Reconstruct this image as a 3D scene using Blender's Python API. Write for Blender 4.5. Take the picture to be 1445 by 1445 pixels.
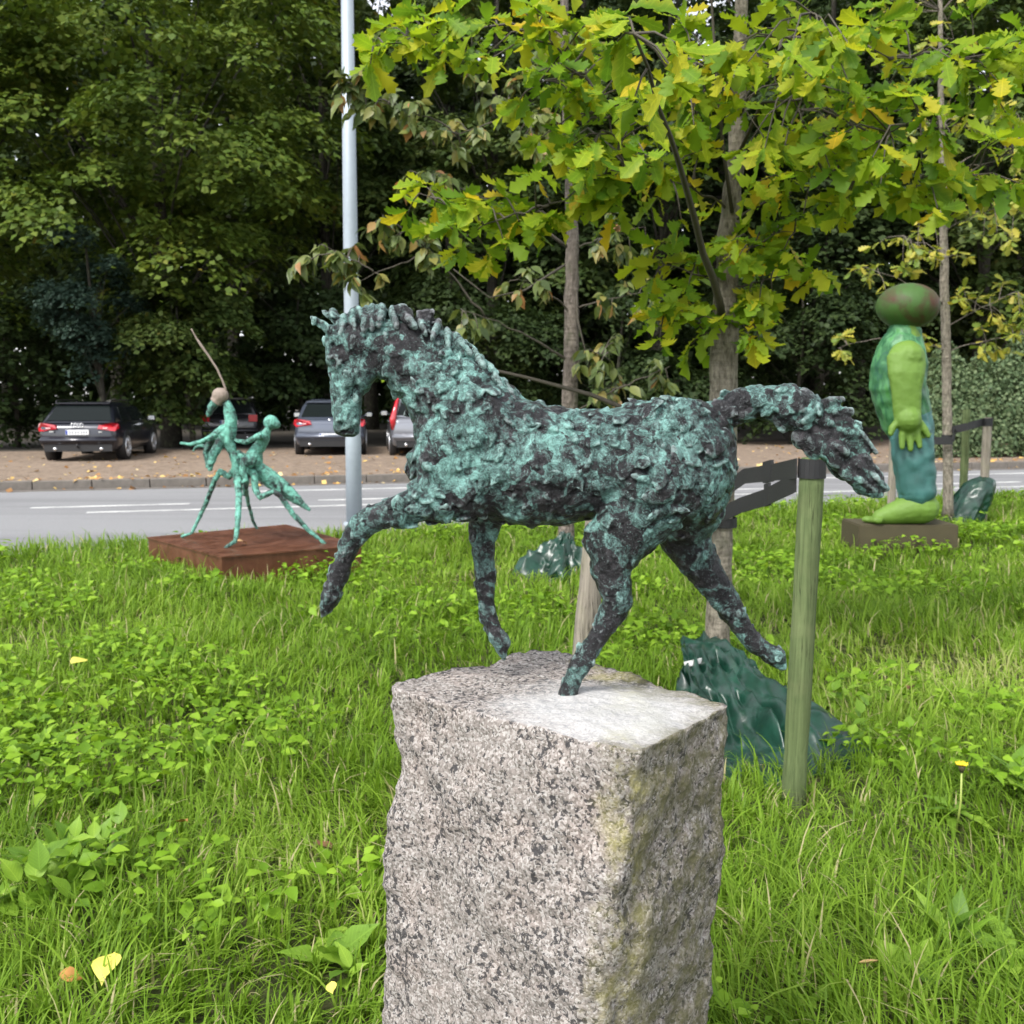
import bpy, bmesh, math, random
import numpy as np
from mathutils import Vector, Matrix, noise as mn
from mathutils.bvhtree import BVHTree

# ------------------------------------------------------------------ scene, camera, world, sun
for o in list(bpy.data.objects):
    bpy.data.objects.remove(o)
S = bpy.context.scene
COL = S.collection
R = math.radians
random.seed(11)
RNG = np.random.default_rng(11)

CAM_H, PITCH, FPX, CX = 1.60, R(6.4), 1445.0, 722.5
cam_d = bpy.data.cameras.new('camera')
cam_d.sensor_width = 36.0
cam_d.lens = 36.0
cam_d.clip_start, cam_d.clip_end = 0.05, 1500
cam_d.dof.use_dof = True
cam_d.dof.focus_distance = 1.75
cam_d.dof.aperture_fstop = 11.0
cam = bpy.data.objects.new('camera', cam_d)
COL.objects.link(cam)
cam.location = (0, 0, CAM_H)
cam.rotation_euler = (R(90) - PITCH, 0, 0)
S.camera = cam

SUN_EL, SUN_AZ = R(52), R(215)       # azimuth clockwise from +Y: behind the camera, to the left
world = bpy.data.worlds.new('World')
S.world = world
world.use_nodes = True
wn = world.node_tree
wn.nodes.clear()
sky = wn.nodes.new('ShaderNodeTexSky')
sky.sky_type = 'NISHITA'
sky.sun_disc = False
sky.sun_elevation = SUN_EL
sky.sun_rotation = SUN_AZ
sky.air_density, sky.dust_density, sky.ozone_density = 1.0, 1.5, 1.0
hsv = wn.nodes.new('ShaderNodeHueSaturation')
hsv.inputs['Saturation'].default_value = 0.22      # overcast: a white sky
bg = wn.nodes.new('ShaderNodeBackground')
bg.inputs['Strength'].default_value = 0.15
wo = wn.nodes.new('ShaderNodeOutputWorld')
wn.links.new(sky.outputs[0], hsv.inputs['Color'])
wn.links.new(hsv.outputs[0], bg.inputs['Color'])
wn.links.new(bg.outputs[0], wo.inputs['Surface'])

sun_d = bpy.data.lights.new('sun', 'SUN')
sun_d.energy = 1.5
sun_d.angle = R(16)
sun_d.color = (1.0, 0.965, 0.91)
sun = bpy.data.objects.new('sun', sun_d)
COL.objects.link(sun)
sd = Vector((math.sin(SUN_AZ) * math.cos(SUN_EL), math.cos(SUN_AZ) * math.cos(SUN_EL), math.sin(SUN_EL)))
sun.rotation_euler = sd.to_track_quat('Z', 'Y').to_euler()
sun.location = (0, 0, 30)

S.view_settings.view_transform = 'Standard'
S.view_settings.look = 'None'
S.view_settings.gamma = 1.0
S.view_settings.use_curve_mapping = False
S.view_settings.exposure = 1.4
S.render.engine = 'CYCLES'
S.cycles.use_denoising = True
S.cycles.max_bounces = 7
S.cycles.diffuse_bounces = 3
S.cycles.glossy_bounces = 2
S.cycles.transmission_bounces = 4
S.cycles.transparent_max_bounces = 4
S.cycles.use_adaptive_sampling = True
S.cycles.adaptive_threshold = 0.02

# ------------------------------------------------------------------ helpers
def ray(px, py):
    a, b = (px - CX) / FPX, (CX - py) / FPX
    return Vector((a, math.cos(PITCH) + b * math.sin(PITCH), -math.sin(PITCH) + b * math.cos(PITCH)))

def P(px, py, Y):                       # the point at depth Y on that line of sight
    d = ray(px, py)
    return Vector((0, 0, CAM_H)) + d * (Y / d.y)

def G(px, py, z=0.0):                   # where that line of sight meets height z
    d = ray(px, py)
    return Vector((0, 0, CAM_H)) + d * ((z - CAM_H) / d.z)

def pxm(Y):                             # metres per photograph pixel at depth Y
    return Y / FPX

def link(name, me, mat=None, parent=None, loc=None):
    o = bpy.data.objects.new(name, me)
    COL.objects.link(o)
    if mat and me is not None and not me.materials:
        me.materials.append(mat)
    if parent:
        o.parent = parent
    if loc is not None:
        o.location = loc
    return o

def tag(o, label=None, cat=None, group=None, kind=None):
    if label: o['label'] = label
    if cat: o['category'] = cat
    if group: o['group'] = group
    if kind: o['kind'] = kind
    return o

def thing(name, label, cat, loc=(0, 0, 0), rz=0.0, group=None):
    o = bpy.data.objects.new(name, None)
    COL.objects.link(o)
    o.empty_display_size = 0.1
    o.location = loc
    o.rotation_euler = (0, 0, rz)
    return tag(o, label, cat, group)

def origin(o):                          # summed location of unrotated ancestors
    v = Vector((0, 0, 0))
    while o is not None:
        v += o.location
        o = o.parent
    return v

class B:                                # collects shapes into ONE mesh
    def __init__(s): s.v, s.f = [], []
    def add(s, v, f):
        k = len(s.v)
        s.v += [tuple(p) for p in v]
        s.f += [tuple(i + k for i in q) for q in f]
        return s
    def box(s, c, d, rz=0.0):
        x, y, z = d[0] / 2, d[1] / 2, d[2] / 2
        m = Matrix.Rotation(rz, 3, 'Z')
        v = [Vector(c) + m @ Vector((i * x, j * y, k * z)) for k in (-1, 1) for i, j in ((-1, -1), (1, -1), (1, 1), (-1, 1))]
        return s.add(v, [(3, 2, 1, 0), (4, 5, 6, 7), (0, 1, 5, 4), (1, 2, 6, 5), (2, 3, 7, 6), (3, 0, 4, 7)])
    def quadbox(s, bot, top):
        n = len(bot)
        f = [tuple(range(n - 1, -1, -1)), tuple(range(n, 2 * n))]
        f += [(i, (i + 1) % n, n + (i + 1) % n, n + i) for i in range(n)]
        return s.add(list(bot) + list(top), f)
    def tube(s, pts, rad, n=8, wf=1.0, flat=None, cap=True):
        """loft of rings; flat = axis that carries wf times the radius"""
        pts = [Vector(p) for p in pts]
        v, f, m = [], [], len(pts)
        ref = None
        wfs = wf if isinstance(wf, (list, tuple)) else [wf] * m
        for i, p in enumerate(pts):
            t = (pts[min(i + 1, m - 1)] - pts[max(i - 1, 0)])
            t = t.normalized() if t.length > 1e-9 else Vector((0, 0, 1))
            if flat is not None:
                b = Vector(flat)
            else:
                b = ref if ref is not None else (Vector((1, 0, 0)) if abs(t.x) < .8 else Vector((0, 1, 0)))
            b = (b - t * b.dot(t)).normalized()
            ref = b
            a = t.cross(b)
            for k in range(n):
                q = 2 * math.pi * k / n
                v.append(p + a * (rad[i] * math.cos(q)) + b * (rad[i] * wfs[i] * math.sin(q)))
        for i in range(m - 1):
            for k in range(n):
                k2 = (k + 1) % n
                f.append((i * n + k, i * n + k2, (i + 1) * n + k2, (i + 1) * n + k))
        if cap:
            f.append(tuple(range(n - 1, -1, -1)))
            f.append(tuple(range((m - 1) * n, m * n)))
        return s.add(v, f)
    def ball(s, c, r, rot=None, nu=12, nv=8):
        v, f = [], []
        c = Vector(c)
        r = Vector(r) if hasattr(r, '__len__') else Vector((r, r, r))
        for j in range(1, nv):
            th = math.pi * j / nv
            for i in range(nu):
                ph = 2 * math.pi * i / nu
                q = Vector((r.x * math.sin(th) * math.cos(ph), r.y * math.sin(th) * math.sin(ph), r.z * math.cos(th)))
                v.append(c + (rot @ q if rot else q))
        for q in (Vector((0, 0, r.z)), Vector((0, 0, -r.z))):
            v.append(c + (rot @ q if rot else q))
        t, b = len(v) - 2, len(v) - 1
        for j in range(nv - 2):
            for i in range(nu):
                f.append((j * nu + i, (j + 1) * nu + i, (j + 1) * nu + (i + 1) % nu, j * nu + (i + 1) % nu))
        for i in range(nu):
            f.append((t, i, (i + 1) % nu))
            f.append((b, (nv - 2) * nu + (i + 1) % nu, (nv - 2) * nu + i))
        return s.add(v, f)
    def mesh(s, name, off=(0, 0, 0), smooth=True):
        me = bpy.data.meshes.new(name)
        off = Vector(off)
        me.from_pydata([tuple(Vector(p) - off) for p in s.v], [], s.f)
        if smooth:
            me.shade_smooth()
        me.validate()
        return me
    def obj(s, name, mat, parent=None, smooth=True, world=True):
        off = origin(parent) if (parent is not None and world) else (0, 0, 0)
        return link(name, s.mesh(name, off, smooth), mat, parent)

def np_mesh(name, V, F, attrs=None, smooth=False):
    """uniform polygons from numpy arrays"""
    me = bpy.data.meshes.new(name)
    V = np.ascontiguousarray(V, np.float32).reshape(-1, 3)
    F = np.ascontiguousarray(F, np.int32)
    k = F.shape[1]
    me.vertices.add(len(V)); me.vertices.foreach_set('co', V.ravel())
    me.loops.add(F.size); me.loops.foreach_set('vertex_index', F.ravel())
    me.polygons.add(len(F))
    me.polygons.foreach_set('loop_start', np.arange(0, F.size, k, dtype=np.int32))
    for nm, a in (attrs or {}).items():
        at = me.attributes.new(nm, 'FLOAT', 'POINT')
        at.data.foreach_set('value', np.ascontiguousarray(a, np.float32))
    me.update(calc_edges=True)
    if smooth:
        me.shade_smooth()
    return me

def scatter(name, tv, tf, pos, rot, scale, rnd, smooth=False):
    """copies of a template (tv, tf) at pos with 3x3 rot, as one mesh with a per-copy random value"""
    n, k = len(pos), len(tv)
    V = np.einsum('nij,kj->nki', rot, tv) * np.asarray(scale).reshape(n, 1, -1) + pos[:, None, :]
    F = (np.asarray(tf)[None] + (np.arange(n) * k)[:, None, None]).reshape(-1, len(tf[0]))
    return np_mesh(name, V, F, {'rnd': np.repeat(rnd, k)}, smooth)

def frames(d, n):
    """rotations whose columns are d, n x d, n"""
    d = d / np.linalg.norm(d, axis=1, keepdims=True)
    n = n - d * (n * d).sum(1, keepdims=True)
    n = n / (np.linalg.norm(n, axis=1, keepdims=True) + 1e-9)
    return np.stack([d, np.cross(n, d), n], axis=2)

def remesh(b, voxel, smooth_it=2, smooth_f=.5):
    me = b.mesh('tmp') if isinstance(b, B) else b
    o = link('tmp', me)
    m = o.modifiers.new('r', 'REMESH'); m.mode = 'VOXEL'; m.voxel_size = voxel
    if smooth_it:
        m = o.modifiers.new('s', 'SMOOTH'); m.iterations = smooth_it; m.factor = smooth_f
    dg = bpy.context.evaluated_depsgraph_get()
    out = bpy.data.meshes.new_from_object(o.evaluated_get(dg))
    bpy.data.objects.remove(o)
    bpy.data.meshes.remove(me)
    out.shade_smooth()
    return out

def get_vn(me):
    n = len(me.vertices)
    v, no = np.empty(n * 3, np.float32), np.empty(n * 3, np.float32)
    me.vertices.foreach_get('co', v)
    me.vertices.foreach_get('normal', no)
    return v.reshape(-1, 3), no.reshape(-1, 3)

def roughen(me, layers):
    """push vertices along their normals by noise: layers = (frequency, amplitude, kind)"""
    v, no = get_vn(me)
    d = np.zeros(len(v))
    for fr, am, kd in layers:
        if kd == 'ridge':
            d += am * np.array([1 - 2 * abs(mn.noise(Vector(p) * fr)) for p in v])
        elif kd == 'cell':
            d += am * np.array([mn.voronoi(Vector(p) * fr)[0][0] for p in v])
        else:
            d += am * np.array([mn.noise(Vector(p) * fr) for p in v])
    v2 = v + no * d[:, None]
    me.vertices.foreach_set('co', v2.astype(np.float32).ravel())
    me.update()
    return me

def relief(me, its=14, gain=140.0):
    """how far each point stands proud of its surroundings, stored to vary the bronze colour"""
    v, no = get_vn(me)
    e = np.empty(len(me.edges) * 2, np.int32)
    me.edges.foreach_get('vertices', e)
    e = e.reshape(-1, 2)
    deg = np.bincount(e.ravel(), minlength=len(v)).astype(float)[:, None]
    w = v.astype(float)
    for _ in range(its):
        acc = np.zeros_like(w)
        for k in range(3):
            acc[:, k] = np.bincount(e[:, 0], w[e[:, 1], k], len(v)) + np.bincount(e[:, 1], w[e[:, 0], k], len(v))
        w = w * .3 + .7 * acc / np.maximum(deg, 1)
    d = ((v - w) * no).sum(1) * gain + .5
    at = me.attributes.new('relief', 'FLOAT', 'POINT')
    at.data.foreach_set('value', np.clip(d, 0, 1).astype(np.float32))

def shift(me, off):
    me.transform(Matrix.Translation(-Vector(off)))
    return me

# ------------------------------------------------------------------ materials
class N:
    def __init__(s, name):
        s.m = bpy.data.materials.new(name)
        s.m.use_nodes = True
        s.t = s.m.node_tree
        s.t.nodes.clear()
        s.out = s.t.nodes.new('ShaderNodeOutputMaterial')
    def n(s, typ, **kw):
        x = s.t.nodes.new('ShaderNode' + typ)
        for k, v in kw.items():
            if k in x.inputs: x.inputs[k].default_value = v
            else: setattr(x, k, v)
        return x
    def l(s, a, b): s.t.links.new(a, b)
    def noise(s, scale, detail=4, rough=.55, co=None, dist=0.0):
        x = s.n('TexNoise', Scale=scale, Detail=detail, Roughness=rough, Distortion=dist)
        if co: s.l(co, x.inputs['Vector'])
        return x.outputs['Fac']
    def ramp(s, fac, stops, interp='LINEAR'):
        x = s.n('ValToRGB')
        x.color_ramp.interpolation = interp
        e = x.color_ramp.elements
        while len(e) < len(stops): e.new(.5)
        for i, (p, c) in enumerate(stops):
            e[i].position = p
            e[i].color = (c, c, c, 1) if not hasattr(c, '__len__') else (*c, 1)
        s.l(fac, x.inputs[0])
        return x.outputs[0]
    def mix(s, fac, a, b, mode='MIX'):
        x = s.n('Mix', data_type='RGBA', blend_type=mode)
        for sock, val in ((x.inputs['Factor'], fac), (x.inputs['A'], a), (x.inputs['B'], b)):
            pass
        ins = [i for i in x.inputs if i.enabled]
        for sock, val in zip(ins, (fac, a, b)):
            if hasattr(val, 'is_output'): s.l(val, sock)
            elif hasattr(val, '__len__'): sock.default_value = (*val, 1)
            else: sock.default_value = val
        return [o for o in x.outputs if o.enabled][0]
    def math(s, op, a, b=0.0):
        x = s.n('Math', operation=op)
        for i, v in enumerate((a, b)):
            if hasattr(v, 'is_output'): s.l(v, x.inputs[i])
            else: x.inputs[i].default_value = v
        return x.outputs[0]
    def co(s, kind='Object'): return s.n('TexCoord').outputs[kind]
    def bump(s, h, strength=.5, dist=.01):
        x = s.n('Bump', Strength=strength, Distance=dist)
        s.l(h, x.inputs['Height'])
        return x.outputs[0]
    def bsdf(s, col, rough=.6, metal=0.0, spec=.5, normal=None, **kw):
        x = s.n('BsdfPrincipled')
        for nm, v in (('Base Color', col), ('Roughness', rough), ('Metallic', metal), ('Specular IOR Level', spec), *kw.items()):
            if hasattr(v, 'is_output'): s.l(v, x.inputs[nm])
            elif hasattr(v, '__len__'): x.inputs[nm].default_value = (*v, 1)
            else: x.inputs[nm].default_value = v
        if normal: s.l(normal, x.inputs['Normal'])
        return x.outputs[0]
    def done(s, sh):
        s.l(sh, s.out.inputs['Surface'])
        return s.m

def plain(name, col, rough=.6, metal=0.0, spec=.5, nscale=6, namt=.25, bump=0.0, **kw):
    m = N(name)
    f = m.noise(nscale, 5, co=m.co())
    c = m.mix(f, tuple(x * (1 - namt) for x in col), tuple(min(1, x * (1 + namt)) for x in col))
    nr = m.bump(m.noise(nscale * 8, 4, co=m.co()), .4, bump) if bump else None
    return m.done(m.bsdf(c, rough, metal, spec, nr, **kw))

def leafy(name, stops, trans=.35, rough=.45, spec=.35, src='rnd', patch=None, vein=0.0):
    """leaf material; a random value per leaf picks its colour from the ramp"""
    m = N(name)
    if src == 'rnd':
        fac = m.n('Attribute', attribute_name='rnd').outputs['Fac']
    else:
        fac = m.n('ObjectInfo').outputs['Random']
    if patch:
        geo = m.n('NewGeometry').outputs['Position']
        nz = m.noise(patch, 3, co=geo)
        fac = m.math('ADD', m.math('MULTIPLY', fac, .55), m.math('MULTIPLY', nz, .5))
    c = m.ramp(fac, stops)
    if vein:
        xy = m.n('SeparateXYZ'); m.l(m.co(), xy.inputs[0])
        ay = m.math('ABSOLUTE', xy.outputs['Y'])
        mid_ = m.ramp(ay, [(.006, .75), (.02, 0)])
        fr = m.math('FRACT', m.math('MULTIPLY', m.math('SUBTRACT', xy.outputs['X'], m.math('MULTIPLY', ay, .9)), vein))
        sd_ = m.ramp(m.math('ABSOLUTE', m.math('SUBTRACT', fr, .5)), [(.03, .45), (.12, 0)])
        edge = m.ramp(m.math('ADD', ay, m.math('MULTIPLY', m.noise(5, 3, co=m.co()), .12)), [(.16, 0), (.3, .5)])
        c = m.mix(edge, c, stops[-2][1])
        c = m.mix(m.math('MAXIMUM', mid_, sd_), c, m.mix(1.0, c, (1.45, 1.35, 1.5), 'MULTIPLY'))
    a = m.bsdf(c, rough, 0, spec)
    t = m.n('BsdfTranslucent')
    bright = m.mix(.5, c, m.mix(1.0, c, (1.35, 1.3, .6), 'MULTIPLY'))
    m.l(bright, t.inputs['Color'])
    x = m.n('MixShader')
    x.inputs[0].default_value = trans
    m.l(a, x.inputs[1]); m.l(t.outputs[0], x.inputs[2])
    return m.done(x.outputs[0])

def mat_bronze(name, scale=1.0, green=.5, tint=(.19, .42, .36), relief=True):
    m = N(name)
    co = m.co()
    big = m.noise(8 * scale, 4, .6, co, .6)
    mid = m.noise(34 * scale, 6, .68, co, 1.0)
    fine = m.noise(120 * scale, 6, .7, co, 1.6)
    spec = m.noise(330 * scale, 4, .65, co, .5)
    h = m.math('ADD', m.math('MULTIPLY', mid, .6), m.math('MULTIPLY', fine, .4))
    # dark bronze, brown-violet and black
    dark = m.ramp(mid, [(.3, (.004, .004, .005)), (.5, (.014, .0135, .0155)), (.66, (.055, .05, .055))])
    # verdigris: sea green to pale turquoise
    verd = m.ramp(m.math('ADD', m.math('MULTIPLY', fine, .5), m.math('MULTIPLY', mid, .5)), [(.34, tuple(x * .35 for x in tint)), (.50, tint), (.66, tuple(min(1, x * 1.7) for x in tint))])
    vo = m.n('TexVoronoi', Scale=42 * scale); dv = m.n('VectorMath', operation='ADD'); sv = m.n('VectorMath', operation='SCALE')
    nv = m.n('TexNoise', Scale=30 * scale, Detail=3); m.l(co, nv.inputs['Vector'])
    m.l(nv.outputs['Color'], sv.inputs[0]); sv.inputs['Scale'].default_value = .045 / scale
    m.l(co, dv.inputs[0]); m.l(sv.outputs[0], dv.inputs[1]); m.l(dv.outputs[0], vo.inputs['Vector'])
    cs = m.n('SeparateColor'); m.l(vo.outputs['Color'], cs.inputs[0])
    f = m.math('ADD', m.math('MULTIPLY', big, .34), m.math('ADD', m.math('MULTIPLY', mid, .30), m.math('ADD', m.math('MULTIPLY', fine, .24), m.math('MULTIPLY', cs.outputs[0], .12))))
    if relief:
        f = m.math('ADD', f, m.math('MULTIPLY', m.math('SUBTRACT', m.n('Attribute', attribute_name='relief').outputs['Fac'], .5), .14))  # greener on proud strokes, darker towards the recesses
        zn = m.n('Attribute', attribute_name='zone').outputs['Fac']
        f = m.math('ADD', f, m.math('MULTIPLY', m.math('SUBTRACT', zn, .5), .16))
    mask = m.ramp(f, [(.52 - .10 * green, 0), (.66 - .10 * green, .9)])
    c = m.mix(mask, dark, verd)
    # paler tone on the proud lips of the clay strokes and in specks
    gm = m.ramp(m.math('ADD', m.math('MULTIPLY', fine, .55), m.math('MULTIPLY', spec, .45)), [(.55, 0), (.66, .5)])
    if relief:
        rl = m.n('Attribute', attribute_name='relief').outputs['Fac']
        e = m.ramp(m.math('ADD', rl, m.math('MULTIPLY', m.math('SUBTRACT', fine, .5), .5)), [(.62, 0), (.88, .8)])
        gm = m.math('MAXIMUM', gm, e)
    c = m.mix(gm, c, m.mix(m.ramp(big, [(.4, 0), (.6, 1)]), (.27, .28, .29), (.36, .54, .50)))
    n1 = m.bump(h, .6, .006 / scale)
    b2 = m.n('Bump', Strength=.9, Distance=.0026 / scale)
    m.l(m.math('ADD', fine, m.math('MULTIPLY', spec, .6)), b2.inputs['Height'])
    m.l(n1, b2.inputs['Normal'])
    rough = m.ramp(f, [(.45, .30), (.6, .60)])
    return m.done(m.bsdf(c, rough, .15, .4, b2.outputs[0]))

def mat_granite():
    m = N('granite')
    co = m.co()
    v1 = m.n('TexVoronoi', Scale=270); m.l(co, v1.inputs['Vector'])
    v2 = m.n('TexVoronoi', Scale=95); m.l(co, v2.inputs['Vector'])
    cell = m.n('SeparateColor'); m.l(v1.outputs['Color'], cell.inputs[0])
    grain = m.ramp(cell.outputs[0], [(.0, (.125, .112, .098)), (.3, (.215, .19, .172)), (.6, (.285, .252, .232)), (.85, (.385, .36, .338))])
    nz = m.noise(92, 4, .68, co, .4)
    nb = m.noise(9, 3, .5, co)
    blk = m.ramp(m.math('ADD', nz, m.math('MULTIPLY', nb, .25)), [(.0, 1), (.552, 1), (.572, 0)])
    c = m.mix(m.math('MULTIPLY', blk, .9), grain, (.03, .029, .032))
    pink = m.ramp(m.noise(14, 3, .5, co), [(.5, 0), (.7, .35)])
    c = m.mix(pink, c, m.mix(1.0, c, (1.10, .97, .92), 'MULTIPLY'))
    # yellow-olive lichen and algae along the arris; right-hand face also has shade painted in
    sx = m.n('SeparateXYZ'); m.l(co, sx.inputs[0])
    side = m.math('ADD', sx.outputs['X'], m.math('MULTIPLY', m.math('SUBTRACT', m.noise(6, 4, .6, co), .5), .22))
    arr = m.n('MapRange', **{'From Min': .025, 'From Max': .10}); m.l(side, arr.inputs[0])
    ln = m.ramp(m.noise(26, 5, .7, co), [(.38, 0), (.62, 1)])
    lich_shade = m.math('MULTIPLY', arr.outputs[0], m.math('MULTIPLY', ln, .88))
    c = m.mix(lich_shade, c, (.125, .118, .055))
    sp = m.n('MapRange', **{'From Min': .0, 'From Max': .055}); m.l(m.math('SUBTRACT', .055, m.math('ABSOLUTE', m.math('SUBTRACT', side, .075))), sp.inputs[0])
    yl = m.math('MULTIPLY', sp.outputs[0], m.ramp(m.noise(17, 5, .7, co), [(.44, 0), (.60, .65)]))
    c = m.mix(yl, c, (.36, .33, .11))
    # white haze painted into the colour of the top round the horse's foot
    g = m.n('NewGeometry')
    ng = m.n('SeparateXYZ'); m.l(g.outputs['Normal'], ng.inputs[0])
    up = m.ramp(ng.outputs['Z'], [(.75, 0), (.95, 1)])
    vm = m.n('VectorMath', operation='DISTANCE'); m.l(co, vm.inputs[0]); vm.inputs[1].default_value = (.055, -.10, 1.1)
    dn = m.math('ADD', vm.outputs['Value'], m.math('MULTIPLY', m.math('SUBTRACT', m.noise(13, 4, .6, co), .5), .16))
    haze = m.n('MapRange', **{'From Min': .21, 'From Max': .10}); m.l(dn, haze.inputs[0])
    c = m.mix(m.math('MULTIPLY', m.math('MULTIPLY', haze.outputs[0], up), .68), c, (.50, .50, .50))
    b1 = m.bump(m.math('ADD', nz, m.math('MULTIPLY', cell.outputs[1], .5)), .75, .006)
    return m.done(m.bsdf(c, .82, 0, .3, b1))

RD_ = R(15.5)
def mat_asphalt():
    m = N('asphalt')
    co = m.co()
    c = m.ramp(m.noise(120, 4, .8, co), [(.3, (.15, .15, .155)), (.7, (.30, .30, .305))])
    mpr = m.n('Mapping'); m.l(co, mpr.inputs[0]); mpr.inputs['Rotation'].default_value = (0, 0, -RD_); mpr.inputs['Scale'].default_value = (.10, 1.1, 1)
    st = m.ramp(m.noise(1.0, 5, .6, mpr.outputs[0], .3), [(.42, .0), (.6, .7)])
    c = m.mix(st, c, (.155, .155, .16))
    return m.done(m.bsdf(c, .7, 0, .5, m.bump(m.noise(150, 3, .7, co), .5, .01)))

def mat_bark(name, a, b, ring=1.0):
    m = N(name)
    co = m.co()
    mp = m.n('Mapping'); m.l(co, mp.inputs[0]); mp.inputs['Scale'].default_value = (1, 1, .35 * ring)
    f = m.noise(38, 6, .7, mp.outputs[0], .4)
    mp2 = m.n('Mapping'); m.l(co, mp2.inputs[0]); mp2.inputs['Scale'].default_value = (.3, .3, 4)
    g = m.noise(9, 4, .6, mp2.outputs[0])
    c = m.mix(m.ramp(f, [(.32, 0), (.68, 1)]), tuple(x * .6 for x in a), tuple(x * 1.15 for x in b))
    c = m.mix(m.ramp(g, [(.55, 0), (.72, .5)]), c, tuple(x * .5 for x in a))
    c = m.mix(m.ramp(m.noise(6, 3, .5, co), [(.55, 0), (.75, .35)]), c, (.16, .19, .10))
    return m.done(m.bsdf(c, .85, 0, .2, m.bump(m.math('ADD', f, m.math('MULTIPLY', g, .6)), 1.0, .03)))

def mat_wood(name, a, b):
    m = N(name)
    co = m.co()
    mp = m.n('Mapping'); m.l(co, mp.inputs[0]); mp.inputs['Scale'].default_value = (14, 14, .7)
    f = m.noise(3, 6, .7, mp.outputs[0], 1.2)
    c = m.mix(m.ramp(f, [(.3, 0), (.7, 1)]), a, b)
    c = m.mix(m.ramp(m.noise(5, 4, .6, co), [(.5, 0), (.75, .5)]), c, (.17, .18, .09))
    mp3 = m.n('Mapping'); m.l(co, mp3.inputs[0]); mp3.inputs['Scale'].default_value = (30, 30, .9)
    g3 = m.noise(1.6, 3, .5, mp3.outputs[0], .6)
    crack = m.ramp(m.math('ABSOLUTE', m.math('SUBTRACT', g3, .5)), [(0, 1), (.018, 0)])
    crack = m.math('MULTIPLY', crack, m.ramp(m.noise(4, 2, .5, co), [(.48, 0), (.6, 1)]))
    kv = m.n('TexVoronoi', Scale=3.2); m.l(co, kv.inputs['Vector'])
    knot = m.ramp(kv.outputs['Distance'], [(.05, .8), (.13, 0)])
    c = m.mix(m.math('MAXIMUM', m.math('MULTIPLY', crack, .85), knot), c, tuple(x * .25 for x in a))
    return m.done(m.bsdf(c, .85, 0, .2, m.bump(m.math('SUBTRACT', f, crack), .7, .007)))

def mat_rust():
    m = N('rusty_steel')
    co = m.co()
    f = m.noise(7, 6, .65, co, .4)
    c = m.ramp(f, [(.3, (.06, .019, .010)), (.5, (.095, .032, .014)), (.7, (.13, .047, .020))])
    mp = m.n('Mapping'); m.l(co, mp.inputs[0]); mp.inputs['Scale'].default_value = (9, 9, .8)
    c = m.mix(m.ramp(m.noise(2.5, 5, .6, mp.outputs[0]), [(.5, 0), (.7, .2)]), c, (.22, .11, .06))
    return m.done(m.bsdf(c, m.ramp(f, [(.4, .38), (.65, .6)]), .1, .45, m.bump(m.noise(90, 4, .6, co), .25, .004)))

def mat_soil():
    m = N('verge_soil')
    co = m.co()
    c = m.ramp(m.noise(18, 5, .7, co), [(.3, (.028, .034, .012)), (.5, (.05, .062, .02)), (.7, (.10, .095, .045))])
    return m.done(m.bsdf(c, .95, 0, .1, m.bump(m.noise(60, 4, .7, co), .8, .02)))

def mat_litter():
    m = N('leaf_litter_gravel')
    co = m.co()
    c = m.ramp(m.noise(6, 6, .75, co), [(.3, (.10, .074, .055)), (.5, (.215, .165, .125)), (.7, (.32, .25, .195))])
    sp = m.ramp(m.noise(30, 3, .6, co), [(.62, 0), (.7, .8)])
    c = m.mix(sp, c, (.42, .28, .13))
    return m.done(m.bsdf(c, .9, 0, .2, m.bump(m.noise(40, 4, .7, co), .7, .02)))

M = {}
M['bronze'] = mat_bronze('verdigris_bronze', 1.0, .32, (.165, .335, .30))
M['bronze_dark'] = mat_bronze('dark_verdigris_bronze', 1.0, -.2)
M['bronze_green'] = mat_bronze('green_bronze', .4, 1.15, (.15, .42, .33), False)
M['granite'] = mat_granite()
M['asphalt'] = mat_asphalt()
def mat_line():
    m = N('worn_road_paint')
    co = m.co()
    wear = m.ramp(m.math('ADD', m.math('MULTIPLY', m.noise(45, 4, .7, co), .6), m.math('MULTIPLY', m.noise(2.2, 3, .6, co), .4)), [(.40, 0), (.56, 1)])
    return m.done(m.bsdf(m.mix(wear, (.27, .27, .27), (.56, .56, .545)), .7, 0, .3))
M['white_line'] = mat_line()
M['soil'] = mat_soil()
M['litter'] = mat_litter()
M['forest_floor'] = plain('forest_floor', (.04, .032, .022), .95, nscale=3, namt=.5)
M['kerb'] = plain('kerb_concrete', (.13, .115, .10), .85, nscale=9, namt=.45, bump=.01)
M['bark_oak'] = mat_bark('oak_bark', (.14, .122, .092), (.31, .275, .22))
M['bark_twig'] = plain('dark_twig_bark', (.065, .055, .04), .8, nscale=30, namt=.4)
M['bark_horn'] = mat_bark('hornbeam_bark', (.10, .085, .068), (.23, .195, .165))
M['bark_dark'] = mat_bark('forest_bark', (.022, .020, .016), (.055, .05, .038))
M['stake'] = mat_wood('weathered_stake_wood', (.15, .13, .105), (.31, .275, .225))
M['stake_green'] = mat_wood('mossy_stake_wood', (.055, .078, .03), (.145, .185, .078))
M['strap'] = plain('black_webbing', (.012, .012, .013), .7, nscale=40, namt=.3, bump=.002)
M['galv'] = plain('galvanised_steel', (.30, .345, .38), .5, .2, nscale=14, namt=.10)
M['rust'] = mat_rust()
M['stone_head'] = plain('grey_brown_stone', (.24, .19, .155), .7, nscale=18, namt=.3, bump=.006)
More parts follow.
